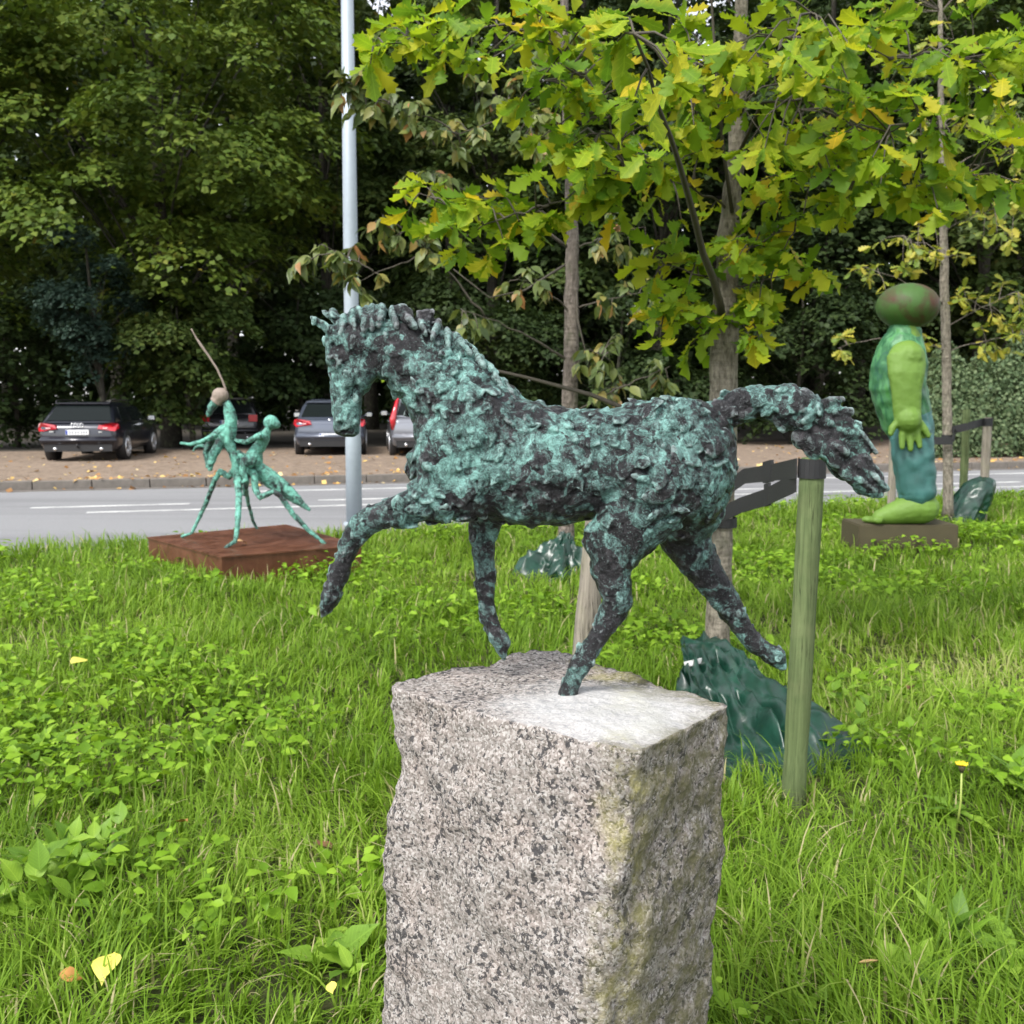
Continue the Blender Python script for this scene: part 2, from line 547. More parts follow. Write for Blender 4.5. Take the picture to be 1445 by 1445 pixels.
def mat_vinyl():
    m = N('dark_green_vinyl')
    co = m.co()
    f = m.noise(7, 4, .6, co, .5)
    c = m.ramp(f, [(.3, (.003, .018, .011)), (.6, (.006, .040, .024)), (.8, (.014, .072, .045))])
    return m.done(m.bsdf(c, .33, 0, .6, m.bump(m.noise(12, 3, .5, co, .8), .2, .02)))
M['vinyl'] = mat_vinyl()
M['plate_white'] = plain('white_label', (.7, .7, .68), .5)
M['skin_green'] = plain('green_painted_skin', (.105, .195, .022), .65, nscale=3, namt=.25)
def mat_cloth_paint():
    m = N('marbled_green_blue_paint')
    co = m.co()
    mp = m.n('Mapping'); m.l(co, mp.inputs[0]); mp.inputs['Scale'].default_value = (1, 1, .4)
    f = m.noise(7, 5, .65, mp.outputs[0], 1.2)
    c = m.ramp(f, [(.3, (.012, .065, .055)), (.45, (.025, .115, .04)), (.58, (.075, .22, .09)), (.7, (.045, .19, .03))])
    return m.done(m.bsdf(c, .5, 0, .4))
M['cloth_paint'] = mat_cloth_paint()
M['denim_paint'] = plain('blue_green_denim_paint', (.035, .12, .11), .6, nscale=5, namt=.7)
def mat_head():
    m = N('brown_and_green_head_paint')
    co = m.co()
    s = m.n('SeparateXYZ'); m.l(co, s.inputs[0])
    f = m.math('ADD', m.noise(5, 4, .6, co, .5), m.math('MULTIPLY', s.outputs['X'], .35))
    c = m.ramp(f, [(.36, (.04, .095, .016)), (.5, (.045, .055, .014)), (.66, (.06, .028, .012))])
    return m.done(m.bsdf(c, .6, 0, .35))
M['head_paint'] = mat_head()
M['block'] = plain('brown_steel_block', (.055, .045, .02), .75, nscale=8, namt=.3)

# ------------------------------------------------------------------ the ground, verge, road and parking strip
RD = R(15.5)
RU, RN = Vector((math.cos(RD), math.sin(RD), 0)), Vector((-math.sin(RD), math.cos(RD), 0))
R0 = Vector((-9.1, 18.2, 0))
def road(u, s, z=0.0): return R0 + RU * u + RN * s + Vector((0, 0, z))
def yedge(x): return np.interp(x, [-30, -5.2, -2, 8.4, 40], [-1.0, 10.3, 12.1, 16.9, 29.0])
def zg(x, y):
    x, y = np.asarray(x, float), np.asarray(y, float)
    return .022 * np.sin(1.3 * x + .7 * y) + .018 * np.sin(2.1 * y - .9 * x + 1) + .012 * np.sin(4.7 * x + 3.1 * y)
ZROAD, ZPARK = -.07, .09

g = bpy.data.meshes.new('ground')
g.from_pydata([(-700, -700, -.16), (700, -700, -.16), (700, 700, -.16), (-700, 700, -.16)], [], [(0, 1, 2, 3)])
tag(link('ground', g, M['forest_floor']), kind='structure')

def strip(name, u0, u1, s0, s1, z, mat, th=.05):
    b = B()
    q = [road(u0, s0), road(u1, s0), road(u1, s1), road(u0, s1)]
    b.quadbox([p + Vector((0, 0, z - th)) for p in q], [p + Vector((0, 0, z)) for p in q])
    return b.obj(name, mat, smooth=False)
tag(strip('road', -60, 120, -9.0, 0, ZROAD, M['asphalt']), kind='structure')
tag(strip('parking_strip', -60, 120, .16, 11.5, ZPARK, M['litter'], .2), kind='structure')
tag(strip('woodland_floor', -90, 160, 11.5, 140, ZPARK - .004, M['forest_floor'], .2), kind='structure')

# verge sheet, as a grid that ends along the roadside
xs = np.linspace(-26, 34, 121)
ts = np.linspace(0, 1, 70)
V = []
for t in ts:
    ye = yedge(xs)
    yy = -8 + (ye + 8) * t
    zz = zg(xs, yy) - .012
    if t == 1: zz = np.full_like(xs, -.14)
    V.append(np.stack([xs, yy, zz], 1))
V = np.concatenate(V)
nx = len(xs)
F = [(j * nx + i, j * nx + i + 1, (j + 1) * nx + i + 1, (j + 1) * nx + i) for j in range(len(ts) - 1) for i in range(nx - 1)]
tag(link('grass_verge', np_mesh('grass_verge', V, F, smooth=True), M['soil']), kind='structure')

# road markings: broken and solid centre lines, edge line
def marking(u0, u1, s, w=.14):
    o = strip('lane_marking', u0, u1, s - w / 2, s + w / 2, ZROAD + .006, M['white_line'], .006)
    return o
mk = tag(bpy.data.objects.new('lane_markings', None), kind='structure')
COL.objects.link(mk)
for u0, u1, s in ((-9, -5, -3.15), (-3.4, -1.4, -3.15), (1.0, 3.3, -3.15), (5.3, 8.2, -3.15), (10.4, 13.4, -3.15), (16, 19, -3.15),
                  (1.9, 30, -4.05), (-9, -4, -4.05), (4.4, 34, -1.25)):
    marking(u0, u1, s).parent = mk

kerb = tag(bpy.data.objects.new('kerb', None), kind='structure')
COL.objects.link(kerb)
kb = B()
kb.box((0, 0, 0), (.985, .15, .17))
kme = kb.mesh('kerb_stone', smooth=False)
bmk = bmesh.new(); bmk.from_mesh(kme)
bmesh.ops.bevel(bmk, geom=bmk.edges[:], offset=.012, segments=1, affect='EDGES')
bmk.to_mesh(kme); bmk.free()
kme.materials.append(M['kerb'])
for i in range(46):
    o = link('kerb_stone', kme, None, kerb)
    o.location = road(-9 + i, .075, ZPARK - .080 + random.uniform(-.004, .006))
    o.rotation_euler = (random.uniform(-.01, .01), random.uniform(-.004, .004), RD + random.uniform(-.004, .004))
gut = strip('gutter', -9, 37, -.22, -.001, ZROAD + .012, M['kerb'], .012)
tag(gut, kind='structure')

# ------------------------------------------------------------------ granite plinth
ZT = 1.10
top_c = [G(541, 969, ZT), G(897, 1064, ZT), G(1036, 992, ZT), G(770, 915, ZT)]    # left, front, right, back
def low(px, c, z):                       # a lower corner: same depth, seen at column px
    d = ray(px, 1445)
    return Vector((d.x / d.y * c.y, c.y, z))
low_c = [low(535, top_c[0], .68), low(838, top_c[1], .68), low(1016, top_c[2], .68), top_c[3].copy()]
low_c[1].y -= .01
def stone():
    nA, nZ, nT = 232, 150, 26
    cen = sum(top_c, Vector()) / 4
    org = Vector((cen.x, cen.y, 0))
    def corner(i, z):
        a, b = top_c[i], low_c[i]
        k = (ZT - z) / (ZT - .68)
        return Vector((a.x + (b.x - a.x) * k, a.y + (b.y - a.y) * k, z))
    ring = []
    per = nA // 4
    for i in range(4):
        for j in range(per):
            ring.append((i, j / per))
    def point(i, t, z):
        a, b = corner(i, z), corner((i + 1) % 4, z)
        p = a.lerp(b, t)
        e = min(t, 1 - t)
        c = Vector((sum(corner(q, z).x for q in range(4)) / 4, sum(corner(q, z).y for q in range(4)) / 4, z))
        k = max(0, 1 - e / .10) ** 2 * .055          # rounded arrises
        return p.lerp(c, k)
    V, F = [], []
    for q in range(nZ):
        z = ZT * (q / (nZ - 1)) - .08 * (1 - q / (nZ - 1))
        for i, t in ring:
            V.append(point(i, t, z))
    c = Vector((cen.x, cen.y, ZT))
    for q in range(1, nT + 1):
        k = 1 - q / nT
        for i, t in ring:
            p = point(i, t, ZT)
            w = c.lerp(p, k)
            w.z = ZT + .003 * (1 - k ** 6)
            V.append(w)
    n = len(ring)
    for q in range(nZ + nT - 1):
        for i in range(n):
            F.append((q * n + i, q * n + (i + 1) % n, (q + 1) * n + (i + 1) % n, (q + 1) * n + i))
    V = np.array([tuple(p - org) for p in V], np.float32)
    me = np_mesh('granite_plinth', V, F, smooth=True)
    v, no = get_vn(me)
    d = np.zeros(len(v))
    for i, p in enumerate(v):
        p = Vector(p)
        d[i] = (.014 * mn.noise(p * 4.3 + Vector((3, 1, 7))) + .009 * mn.noise(p * 11) + .006 * mn.noise(p * 27)
                + .0042 * mn.noise(p * 62) + .0026 * mn.noise(p * 130) - .010 * max(0, mn.noise(p * 7.5 + Vector((9, 2, 4))) - .15))
        if no[i][2] > .8:
            d[i] = d[i] * .5 + .006 * mn.noise(p * 9 + Vector((1, 5, 2))) - .003
    # the chipped notch in the left arris
    lft = np.array(top_c[0] - org)
    dist = np.sqrt((v[:, 0] - lft[0]) ** 2 + (v[:, 1] - lft[1]) ** 2 + ((v[:, 2] - .955) * .8) ** 2)
    d -= .020 * np.exp(-(dist / .05) ** 2)
    dist = np.sqrt((v[:, 0] - lft[0]) ** 2 + (v[:, 1] - lft[1]) ** 2 + ((v[:, 2] - .78) * .5) ** 2)
    d += .010 * np.exp(-(dist / .05) ** 2)
    me.vertices.foreach_set('co', (v + no * d[:, None]).astype(np.float32).ravel())
    me.update()
    o = link('granite_plinth', me, M['granite'])
    o.location = org
    return o
plinth = tag(stone(), 'rough-hewn speckled granite block carrying the bronze horse', 'plinth')

# ------------------------------------------------------------------ the bronze horse
HY = 1.735                               # depth of the horse's spine plane
def hp(px, py, dy=0.0): return P(px, py, HY + dy)
K = pxm(HY)
DEPTH = (0, 1, 0)
foot_w = P(800, 988, HY - .055)
def build_horse():
    root = thing('horse_statue', 'trotting bronze horse statue with turquoise verdigris on granite block', 'statue', (foot_w.x, foot_w.y, ZT))
    raw = B()
    # trunk: vertical slices (column, top row, bottom row, half width in pixels)
    sl = [(584, 622, 668, 20), (597, 598, 688, 40), (625, 583, 706, 56), (660, 565, 722, 64), (700, 548, 738, 70), (740, 557, 746, 73),
          (780, 570, 744, 75), (820, 576, 736, 75), (860, 571, 732, 75), (900, 563, 738, 76), (940, 560, 748, 79), (980, 562, 752, 76),
          (1008, 570, 735, 62), (1028, 592, 704, 42), (1037, 622, 676, 18)]
    n = 28
    v, f = [], []
    for x, t, b, w in sl:
        cy, ry = (t + b) / 2 + 1, (b - t) / 2 - 5
        for k in range(n):
            q = 2 * math.pi * k / n
            cs, sn = math.cos(q), math.sin(q)
            cs = math.copysign(abs(cs) ** .88, cs); sn = math.copysign(abs(sn) ** .88, sn)
            narrow = .72 + .28 * min(1, max(0, (1.15 + cs) / 1.3))      # narrower at the spine than the belly
            v.append(hp(x, cy + ry * cs, K * w * sn * narrow))
    for i in range(len(sl) - 1):
        for k in range(n):
            f.append((i * n + k, i * n + (k + 1) % n, (i + 1) * n + (k + 1) % n, (i + 1) * n + k))
    f.append(tuple(range(n - 1, -1, -1))); f.append(tuple(range((len(sl) - 1) * n, len(sl) * n)))
    raw.add(v, f)
    def limb(pts, wf=.9, n=16):
        pts = [(*p[:2], p[2] - (2.2 if p[2] < 30 else 3.5) if p[2] > 9 else p[2], *p[3:]) for p in pts]
        raw.tube([hp(p[0], p[1], p[3] if len(p) > 3 else 0) for p in pts], [K * p[2] for p in pts], n, wf, DEPTH)
        for p in (pts[0], pts[-1]):
            raw.ball(hp(p[0], p[1], p[3] if len(p) > 3 else 0), K * p[2] * .97, None, 12, 8)
    def blob(x, y, rx, ry, rz, dy=0.0, ang=0.0):
        raw.ball(hp(x, y, dy), (K * rx, K * rz, K * ry), Matrix.Rotation(R(ang), 3, 'Y'), 16, 10)
    # neck
    limb([(508, 484, 32), (535, 488, 40), (565, 499, 48), (600, 521, 57), (636, 560, 70), (668, 606, 80)], [.62, .6, .58, .6, .66, .74])
    limb([(600, 480, 22), (645, 507, 24), (690, 547, 24), (725, 573, 20)], .5)
    # head: from poll down to muzzle
    limb([(484, 476, 24), (488, 498, 29), (490, 520, 30), (490, 545, 27), (489, 566, 24), (489, 585, 22), (489, 599, 20)], [.62, .62, .62, .66, .72, .8, .82])
    blob(514, 518, 20, 24, 24, 0, -18)          # jaw discs
    blob(508, 536, 15, 18, 22, 0, -30)
    blob(469, 505, 9, 15, 22, 0, 0)             # brow
    blob(468, 486, 9, 17, 17, 0, 10)            # forehead
    blob(483, 606, 14, 10, 14, 0, 20)           # nose end
    blob(497, 608, 11, 9, 11, 0, -10)           # chin
    for s in (-1, 1):
        blob(479, 596, 8, 8, 6, s * K * 13)     # nostril wings
        blob(477, 505, 10, 4, 5, s * K * 20, 12)    # brow ridge over the eye
        blob(479, 516, 9, 3, 4, s * K * 19, -8)     # lower lid
        blob(478, 511, 5, 4, 4, s * K * 19)     # eyeball
        blob(494, 530, 5, 17, 5, s * K * 18, 28)    # cheek ridge
    # ears
    limb([(470, 468, 10, -.014), (455, 459, 9.5, -.016), (443, 451, 7, -.018), (437, 446, 3, -.018)], .6)
    limb([(484, 460, 9, .016), (470, 447, 8, .018), (458, 440, 5.5, .02), (450, 436, 2.5, .02)], .6)
    blob(457, 480, 5, 9, 6, .02, 0)
    # shoulder and chest muscle
    blob(640, 640, 50, 72, 34, -K * 36, 22)
    blob(640, 640, 50, 72, 34, K * 36, 22)
    blob(600, 655, 24, 34, 40, 0, 0)
    # haunches
    for s in (-1, 1):
        blob(955, 650, 74, 84, 36, s * K * 38, -20)
        blob(905, 700, 52, 60, 30, s * K * 38, 20)
    nr, fr = -.052, .052
    # near hind leg, standing on the block
    limb([(925, 675, 72, nr * .7), (893, 735, 56, nr * .9), (868, 776, 41, nr), (862, 806, 31, nr), (868, 832, 25, nr), (872, 850, 23, nr),
          (857, 878, 18, nr), (842, 902, 16, nr), (829, 922, 17, nr), (820, 936, 18, nr), (812, 952, 15, nr), (806, 968, 15, nr), (801, 982, 17, nr)], .8)
    blob(880, 846, 14, 12, 14, nr, 0)
    blob(843, 762, 20, 26, 20, nr, 0)
    # far hind leg, trailing
    limb([(965, 715, 62, fr * .8), (968, 765, 40, fr), (990, 800, 29, fr), (1014, 832, 24, fr), (1028, 852, 22, fr), (1042, 876, 18, fr),
          (1056, 898, 17, fr), (1068, 911, 17, fr), (1082, 919, 15, fr), (1094, 927, 17, fr), (1104, 940, 9, fr)], .8)
    blob(1096, 925, 15, 13, 14, fr, 30)
    # near foreleg, raised
    limb([(655, 690, 48, nr * .6), (618, 705, 32, nr * .9), (585, 713, 26, nr), (555, 722, 22, nr), (528, 731, 21, nr), (508, 744, 21, nr), (495, 766, 17, nr),
          (485, 790, 15, nr), (477, 812, 15, nr), (470, 832, 15, nr), (466, 844, 14, nr), (460, 858, 12, nr), (454, 870, 4, nr)], .85)
    blob(471, 843, 9, 9, 13, nr, 0)
    # far foreleg, hanging straight
    limb([(690, 690, 40, fr * .7), (686, 735, 27, fr), (682, 765, 20, fr), (683, 795, 18, fr), (685, 822, 17, fr), (686, 848, 14, fr), (690, 872, 15, fr),
          (698, 890, 14, fr), (705, 902, 17, fr), (709, 917, 12, fr), (711, 932, 3.5, fr)], .85)
    blob(712, 904, 11, 8, 12, fr, 20)
    # dock of the tail
    limb([(985, 590, 26), (1015, 584, 22), (1045, 572, 23), (1075, 566, 25), (1105, 568, 27), (1130, 580, 30)], .8)
    first = remesh(raw, .0055, 3, .5)
    v, no = get_vn(first)
    dabs = B()
    # clay dabs pressed onto the surface
    rnd = random.Random(4)
    idx = list(range(len(v)))
    faces_t, verts_t = [], []
    me0 = first
    bm = bmesh.new(); bm.from_mesh(me0)
    base_v = [x.co[:] for x in bm.verts]; base_f = [tuple(q.index for q in fa.verts) for fa in bm.faces]
    bm.free()
    dabs.add(base_v, base_f)
    x_head, z_leg = hp(548, 0).x, hp(0, 735).z
    for _ in range(1000):
        i = rnd.choice(idx)
        p, q = Vector(v[i]), Vector(no[i]).normalized()
        head = p.x < x_head and p.z > z_leg
        fine = p.z < z_leg or head                                  # thinner strokes on legs and head
        if head and rnd.random() < .6: continue
        a = rnd.uniform(.008, .017) if fine else rnd.uniform(.014, .036)
        w = a * rnd.uniform(.26, .55)
        t = Vector((rnd.uniform(-1, 1), rnd.uniform(-.5, .5), rnd.uniform(-1, .4)))
        if fine: t = Vector((rnd.uniform(-.5, .5), rnd.uniform(-.4, .4), 1))
        t = (t - q * t.dot(q))
        if t.length < .05: continue
        t.normalize()
        tl = (t + q * rnd.uniform(.0, .26)).normalized()           # one lip lifts
        bb = q.cross(tl).normalized()
        qq = tl.cross(bb)
        rot = Matrix((tl, bb, qq)).transposed()
        th = rnd.uniform(.0018, .003) if fine else rnd.uniform(.0032, .0058)
        dabs.ball(p + q * (th * rnd.uniform(-.55, .30)), (a, w, th * 1.15), rot, 7, 5)
    bpy.data.meshes.remove(first)
    body = remesh(dabs, .0021, 1, .25)
    # thumb marks, pits, nostril, mouth line and eye corners pressed in
    v, no = get_vn(body)
    dent = np.zeros(len(v))
    marks = [(479, 600, -K * 17, 5, 10), (471, 512, -K * 20, 4.5, 6), (487, 513, -K * 20, 4.5, 6), (479, 504, -K * 22, 3.5, 4), (479, 519, -K * 20, 3.5, 4)]
    marks += [(482 + 5 * q, 611.5 - 1.6 * q, -K * 13, 3, 3.5) for q in range(6)]
    marks += [(503 - 2.2 * q, 548 + 3 * q, -K * 17, 5, 4) for q in range(6)] + [(527 - q * .5, 500 + 7 * q, -K * 24, 5, 5) for q in range(6)]
    for x, y, dy, r, dp in marks:
        for sg in (1, -1):
            c = np.array(hp(x, y, dy * sg))
            dent += K * dp * np.exp(-(((v - c) ** 2).sum(1)) / (K * r) ** 2)
    for _ in range(150):
        i = rnd.choice(range(len(v)))
        if v[i][2] < z_leg: continue
        r = rnd.uniform(.0025, .006)
        dent += rnd.uniform(.002, .0065) * np.exp(-(((v - v[i]) * np.array((1, 1, rnd.uniform(.5, 1.4)))) ** 2).sum(1) / r ** 2)
    body.vertices.foreach_set('co', (v - no * np.minimum(dent, .011)[:, None]).astype(np.float32).ravel())
    body.update()
    roughen(body, [(40, .0012, 'n'), (90, .0011, 'ridge')])
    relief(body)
    v, no = get_vn(body)
    zl = hp(0, 720).z
    zone = np.clip((v[:, 2] - (zl - .07)) / .12, 0, 1)                       # lower legs keep their dark bronze
    zone *= 1 - .55 * np.exp(-((v[:, 0] - hp(488, 0).x) ** 2 / .03 ** 2) - ((v[:, 2] - hp(488, 585).z) ** 2 / .06 ** 2))
    at = body.attributes.new('zone', 'FLOAT', 'POINT'); at.data.foreach_set('value', (.40 + .20 * zone).astype(np.float32))
    body.name = 'body'
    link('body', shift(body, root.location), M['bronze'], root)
    # mane: thick clay locks along the crest
    mane = B()
    crest = [(486, 452), (505, 440), (528, 438), (552, 442), (580, 446), (605, 450), (630, 468), (655, 488), (680, 510), (702, 535), (720, 556)]
    rnd = random.Random(9)
    for s in np.linspace(0, len(crest) - 1.01, 21):
        i = int(s); t = s - i
        cx = crest[i][0] * (1 - t) + crest[i + 1][0] * t + rnd.uniform(-3, 3)
        cy = crest[i][1] * (1 - t) + crest[i + 1][1] * t + rnd.uniform(-3, 2)
        L = rnd.uniform(22, 36); a = R(rnd.uniform(40, 112))
        dx, dyy = math.cos(a) * L, math.sin(a) * L
        y1 = -rnd.uniform(.020, .034)
        r0 = rnd.uniform(7, 10)
        mane.tube([hp(cx - dx * .15, cy - 3, .010), hp(cx, cy, -.006), hp(cx + dx * .4, cy + dyy * .45, y1 * .8), hp(cx + dx * .8, cy + dyy * .85, y1), hp(cx + dx, cy + dyy, y1)],
                  [K * r0 * .8, K * r0, K * r0 * .95, K * r0 * .7, K * r0 * .3], 9, .65)
        mane.tube([hp(cx, cy - 2, 0), hp(cx - dx * .3, cy + dyy * .4, -y1 * .8), hp(cx, cy + dyy * .8, -y1)], [K * r0, K * r0 * .9, K * r0 * .5], 8, .7)
    for cx, cy, ex, ey in ((590, 447, 613, 440), (540, 440, 520, 434), (560, 440, 575, 432), (478, 462, 505, 444)):
        mane.tube([hp(cx, cy, -.004), hp((cx + ex) / 2, (cy + ey) / 2, -.008), hp(ex, ey, -.006)], [K * 10, K * 8, K * 4], 8, .7)
    me = remesh(mane, .0024, 1, .4)
    roughen(me, [(60, .0018, 'n'), (150, .0010, 'ridge')])
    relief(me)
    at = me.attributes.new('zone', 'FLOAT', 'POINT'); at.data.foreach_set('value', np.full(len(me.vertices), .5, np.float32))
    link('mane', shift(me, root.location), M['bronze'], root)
    # tail: overlapping slabs of clay
    tl = B()
    core = [(1112, 572, 26), (1138, 588, 32), (1160, 610, 36), (1180, 632, 33), (1200, 655, 26), (1220, 676, 17), (1236, 692, 12)]
    tl.tube([hp(a, b) for a, b, r in core], [K * (r - 7) for a, b, r in core], 14, .6, DEPTH)
    rnd = random.Random(5)
    for _ in range(52):
        s = rnd.uniform(0, len(core) - 1.01); i = int(s); t = s - i
        x = core[i][0] * (1 - t) + core[i + 1][0] * t; y = core[i][1] * (1 - t) + core[i + 1][1] * t
        r = core[i][2] * (1 - t) + core[i + 1][2] * t
        q = rnd.uniform(-1, 1)
        x += q * r * .72; y -= q * r * .70
        dyy = rnd.choice((-1, -1, 1)) * K * r * .5 * math.sqrt(max(0.05, 1 - q * q))
        ang = 42 + rnd.uniform(-16, 16) - 18 * q
        tl.ball(hp(x, y, dyy), (K * rnd.uniform(14, 25), K * rnd.uniform(5, 9), K * rnd.uniform(7, 11)), Matrix.Rotation(R(ang), 3, 'Y'), 10, 7)
    for p0, p1, r in (((1150, 572), (1192, 563, ), 8), ((1148, 580), (1204, 581), 10), ((1196, 590), (1237, 640), 8), ((1160, 590), (1215, 600), 9),
                      ((1175, 655), (1222, 668), 11), ((1190, 662), (1234, 694), 12), ((1222, 660), (1248, 690), 8)):
        c = ((p0[0] + p1[0]) / 2, (p0[1] + p1[1]) / 2)
        tl.tube([hp(*p0, -.008), hp(*c, -.014), hp(*p1, -.010)], [K * r * .7, K * r, K * r * .55], 8, .6)
    me = remesh(tl, .0024, 1, .4)
    roughen(me, [(50, .0016, 'n'), (140, .0009, 'ridge')])
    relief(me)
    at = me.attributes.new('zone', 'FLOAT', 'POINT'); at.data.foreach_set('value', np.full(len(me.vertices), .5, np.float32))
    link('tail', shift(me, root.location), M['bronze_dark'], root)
    return root
horse = build_horse()

# ------------------------------------------------------------------ leaf templates
def oak_leaf(curl=.15, fold=.18, skew=0.0):
    t = [0, .10, .22, .30, .42, .50, .62, .70, .82, .90, 1.0]
    w = [.012, .035, .135, .085, .215, .125, .285, .165, .245, .13, .02]
    fw = [0, 0, .03, -.02, .05, -.03, .06, -.03, .06, .0, 0]
    v, f = [], []
    for i, (a, b, c) in enumerate(zip(t, w, fw)):
        z = -curl * a * a + .03 * math.sin(6 * a)
        for s in (-1, 0, 1):
            v.append((a + (c if s else 0), s * b + skew * math.sin(3 * a) * .15, z + abs(s) * b * fold + (.02 * (-1) ** i if s else 0)))
    for i in range(len(t) - 1):
        for s in (0, 1):
            f.append((i * 3 + s, (i + 1) * 3 + s, (i + 1) * 3 + s + 1, i * 3 + s + 1))
    return np.array(v), f

def ovate_leaf(width=.30, curl=.2, fold=.25, n=6):
    v, f = [], []
    for i in range(n):
        a = i / (n - 1)
        b = width * math.sin(math.pi * min(1, a * 1.05 + .02) ** .8) + .008
        if i == n - 1: b = .004
        z = -curl * a * a
        for s in (-1, 0, 1):
            v.append((a, s * b, z + abs(s) * b * fold))
    for i in range(n - 1):
        for s in (0, 1):
            f.append((i * 3 + s, (i + 1) * 3 + s, (i + 1) * 3 + s + 1, i * 3 + s + 1))
    return np.array(v), f

M['oak_leaf'] = leafy('oak_leaf', [(0, (.09, .19, .015)), (.3, (.18, .30, .018)), (.72, (.285, .385, .02)), (.94, (.42, .43, .025)), (1, (.58, .41, .025))], .52, .5, .22, 'object', vein=8)
M['oak_leaf_mass'] = leafy('oak_leaf_mass', [(0, (.09, .19, .015)), (.3, (.18, .30, .018)), (.72, (.285, .385, .02)), (.94, (.42, .43, .025)), (1, (.58, .41, .025))], .52, .5, .22)
M['horn_leaf'] = leafy('hornbeam_leaf', [(0, (.055, .085, .028)), (.35, (.10, .14, .035)), (.75, (.17, .20, .05)), (.93, (.24, .20, .05)), (1, (.36, .17, .07))], .33, .45, .4, 'object')
M['horn_leaf_mass'] = leafy('hornbeam_leaf_mass', [(0, (.055, .085, .028)), (.35, (.10, .14, .035)), (.75, (.17, .20, .05)), (.93, (.24, .20, .05)), (1, (.36, .17, .07))], .33, .45, .4)
M['yoak_leaf'] = leafy('yellow_oak_leaf', [(0, (.13, .20, .03)), (.5, (.28, .31, .04)), (1, (.46, .40, .06))], .4, .45, .35, 'object')
M['yoak_leaf_mass'] = leafy('yellow_oak_leaf_mass', [(0, (.13, .20, .03)), (.5, (.28, .31, .04)), (1, (.46, .40, .06))], .4, .45, .35)

def seen(p, m=0):
    d = Vector(p) - Vector((0, 0, CAM_H))
    z = d.y * math.cos(PITCH) - d.z * math.sin(PITCH)
    if z < .2: return False
    x = d.x / z * FPX; y = (d.y * math.sin(PITCH) + d.z * math.cos(PITCH)) / z * FPX
    return abs(x) < CX - m and abs(y) < CX - m

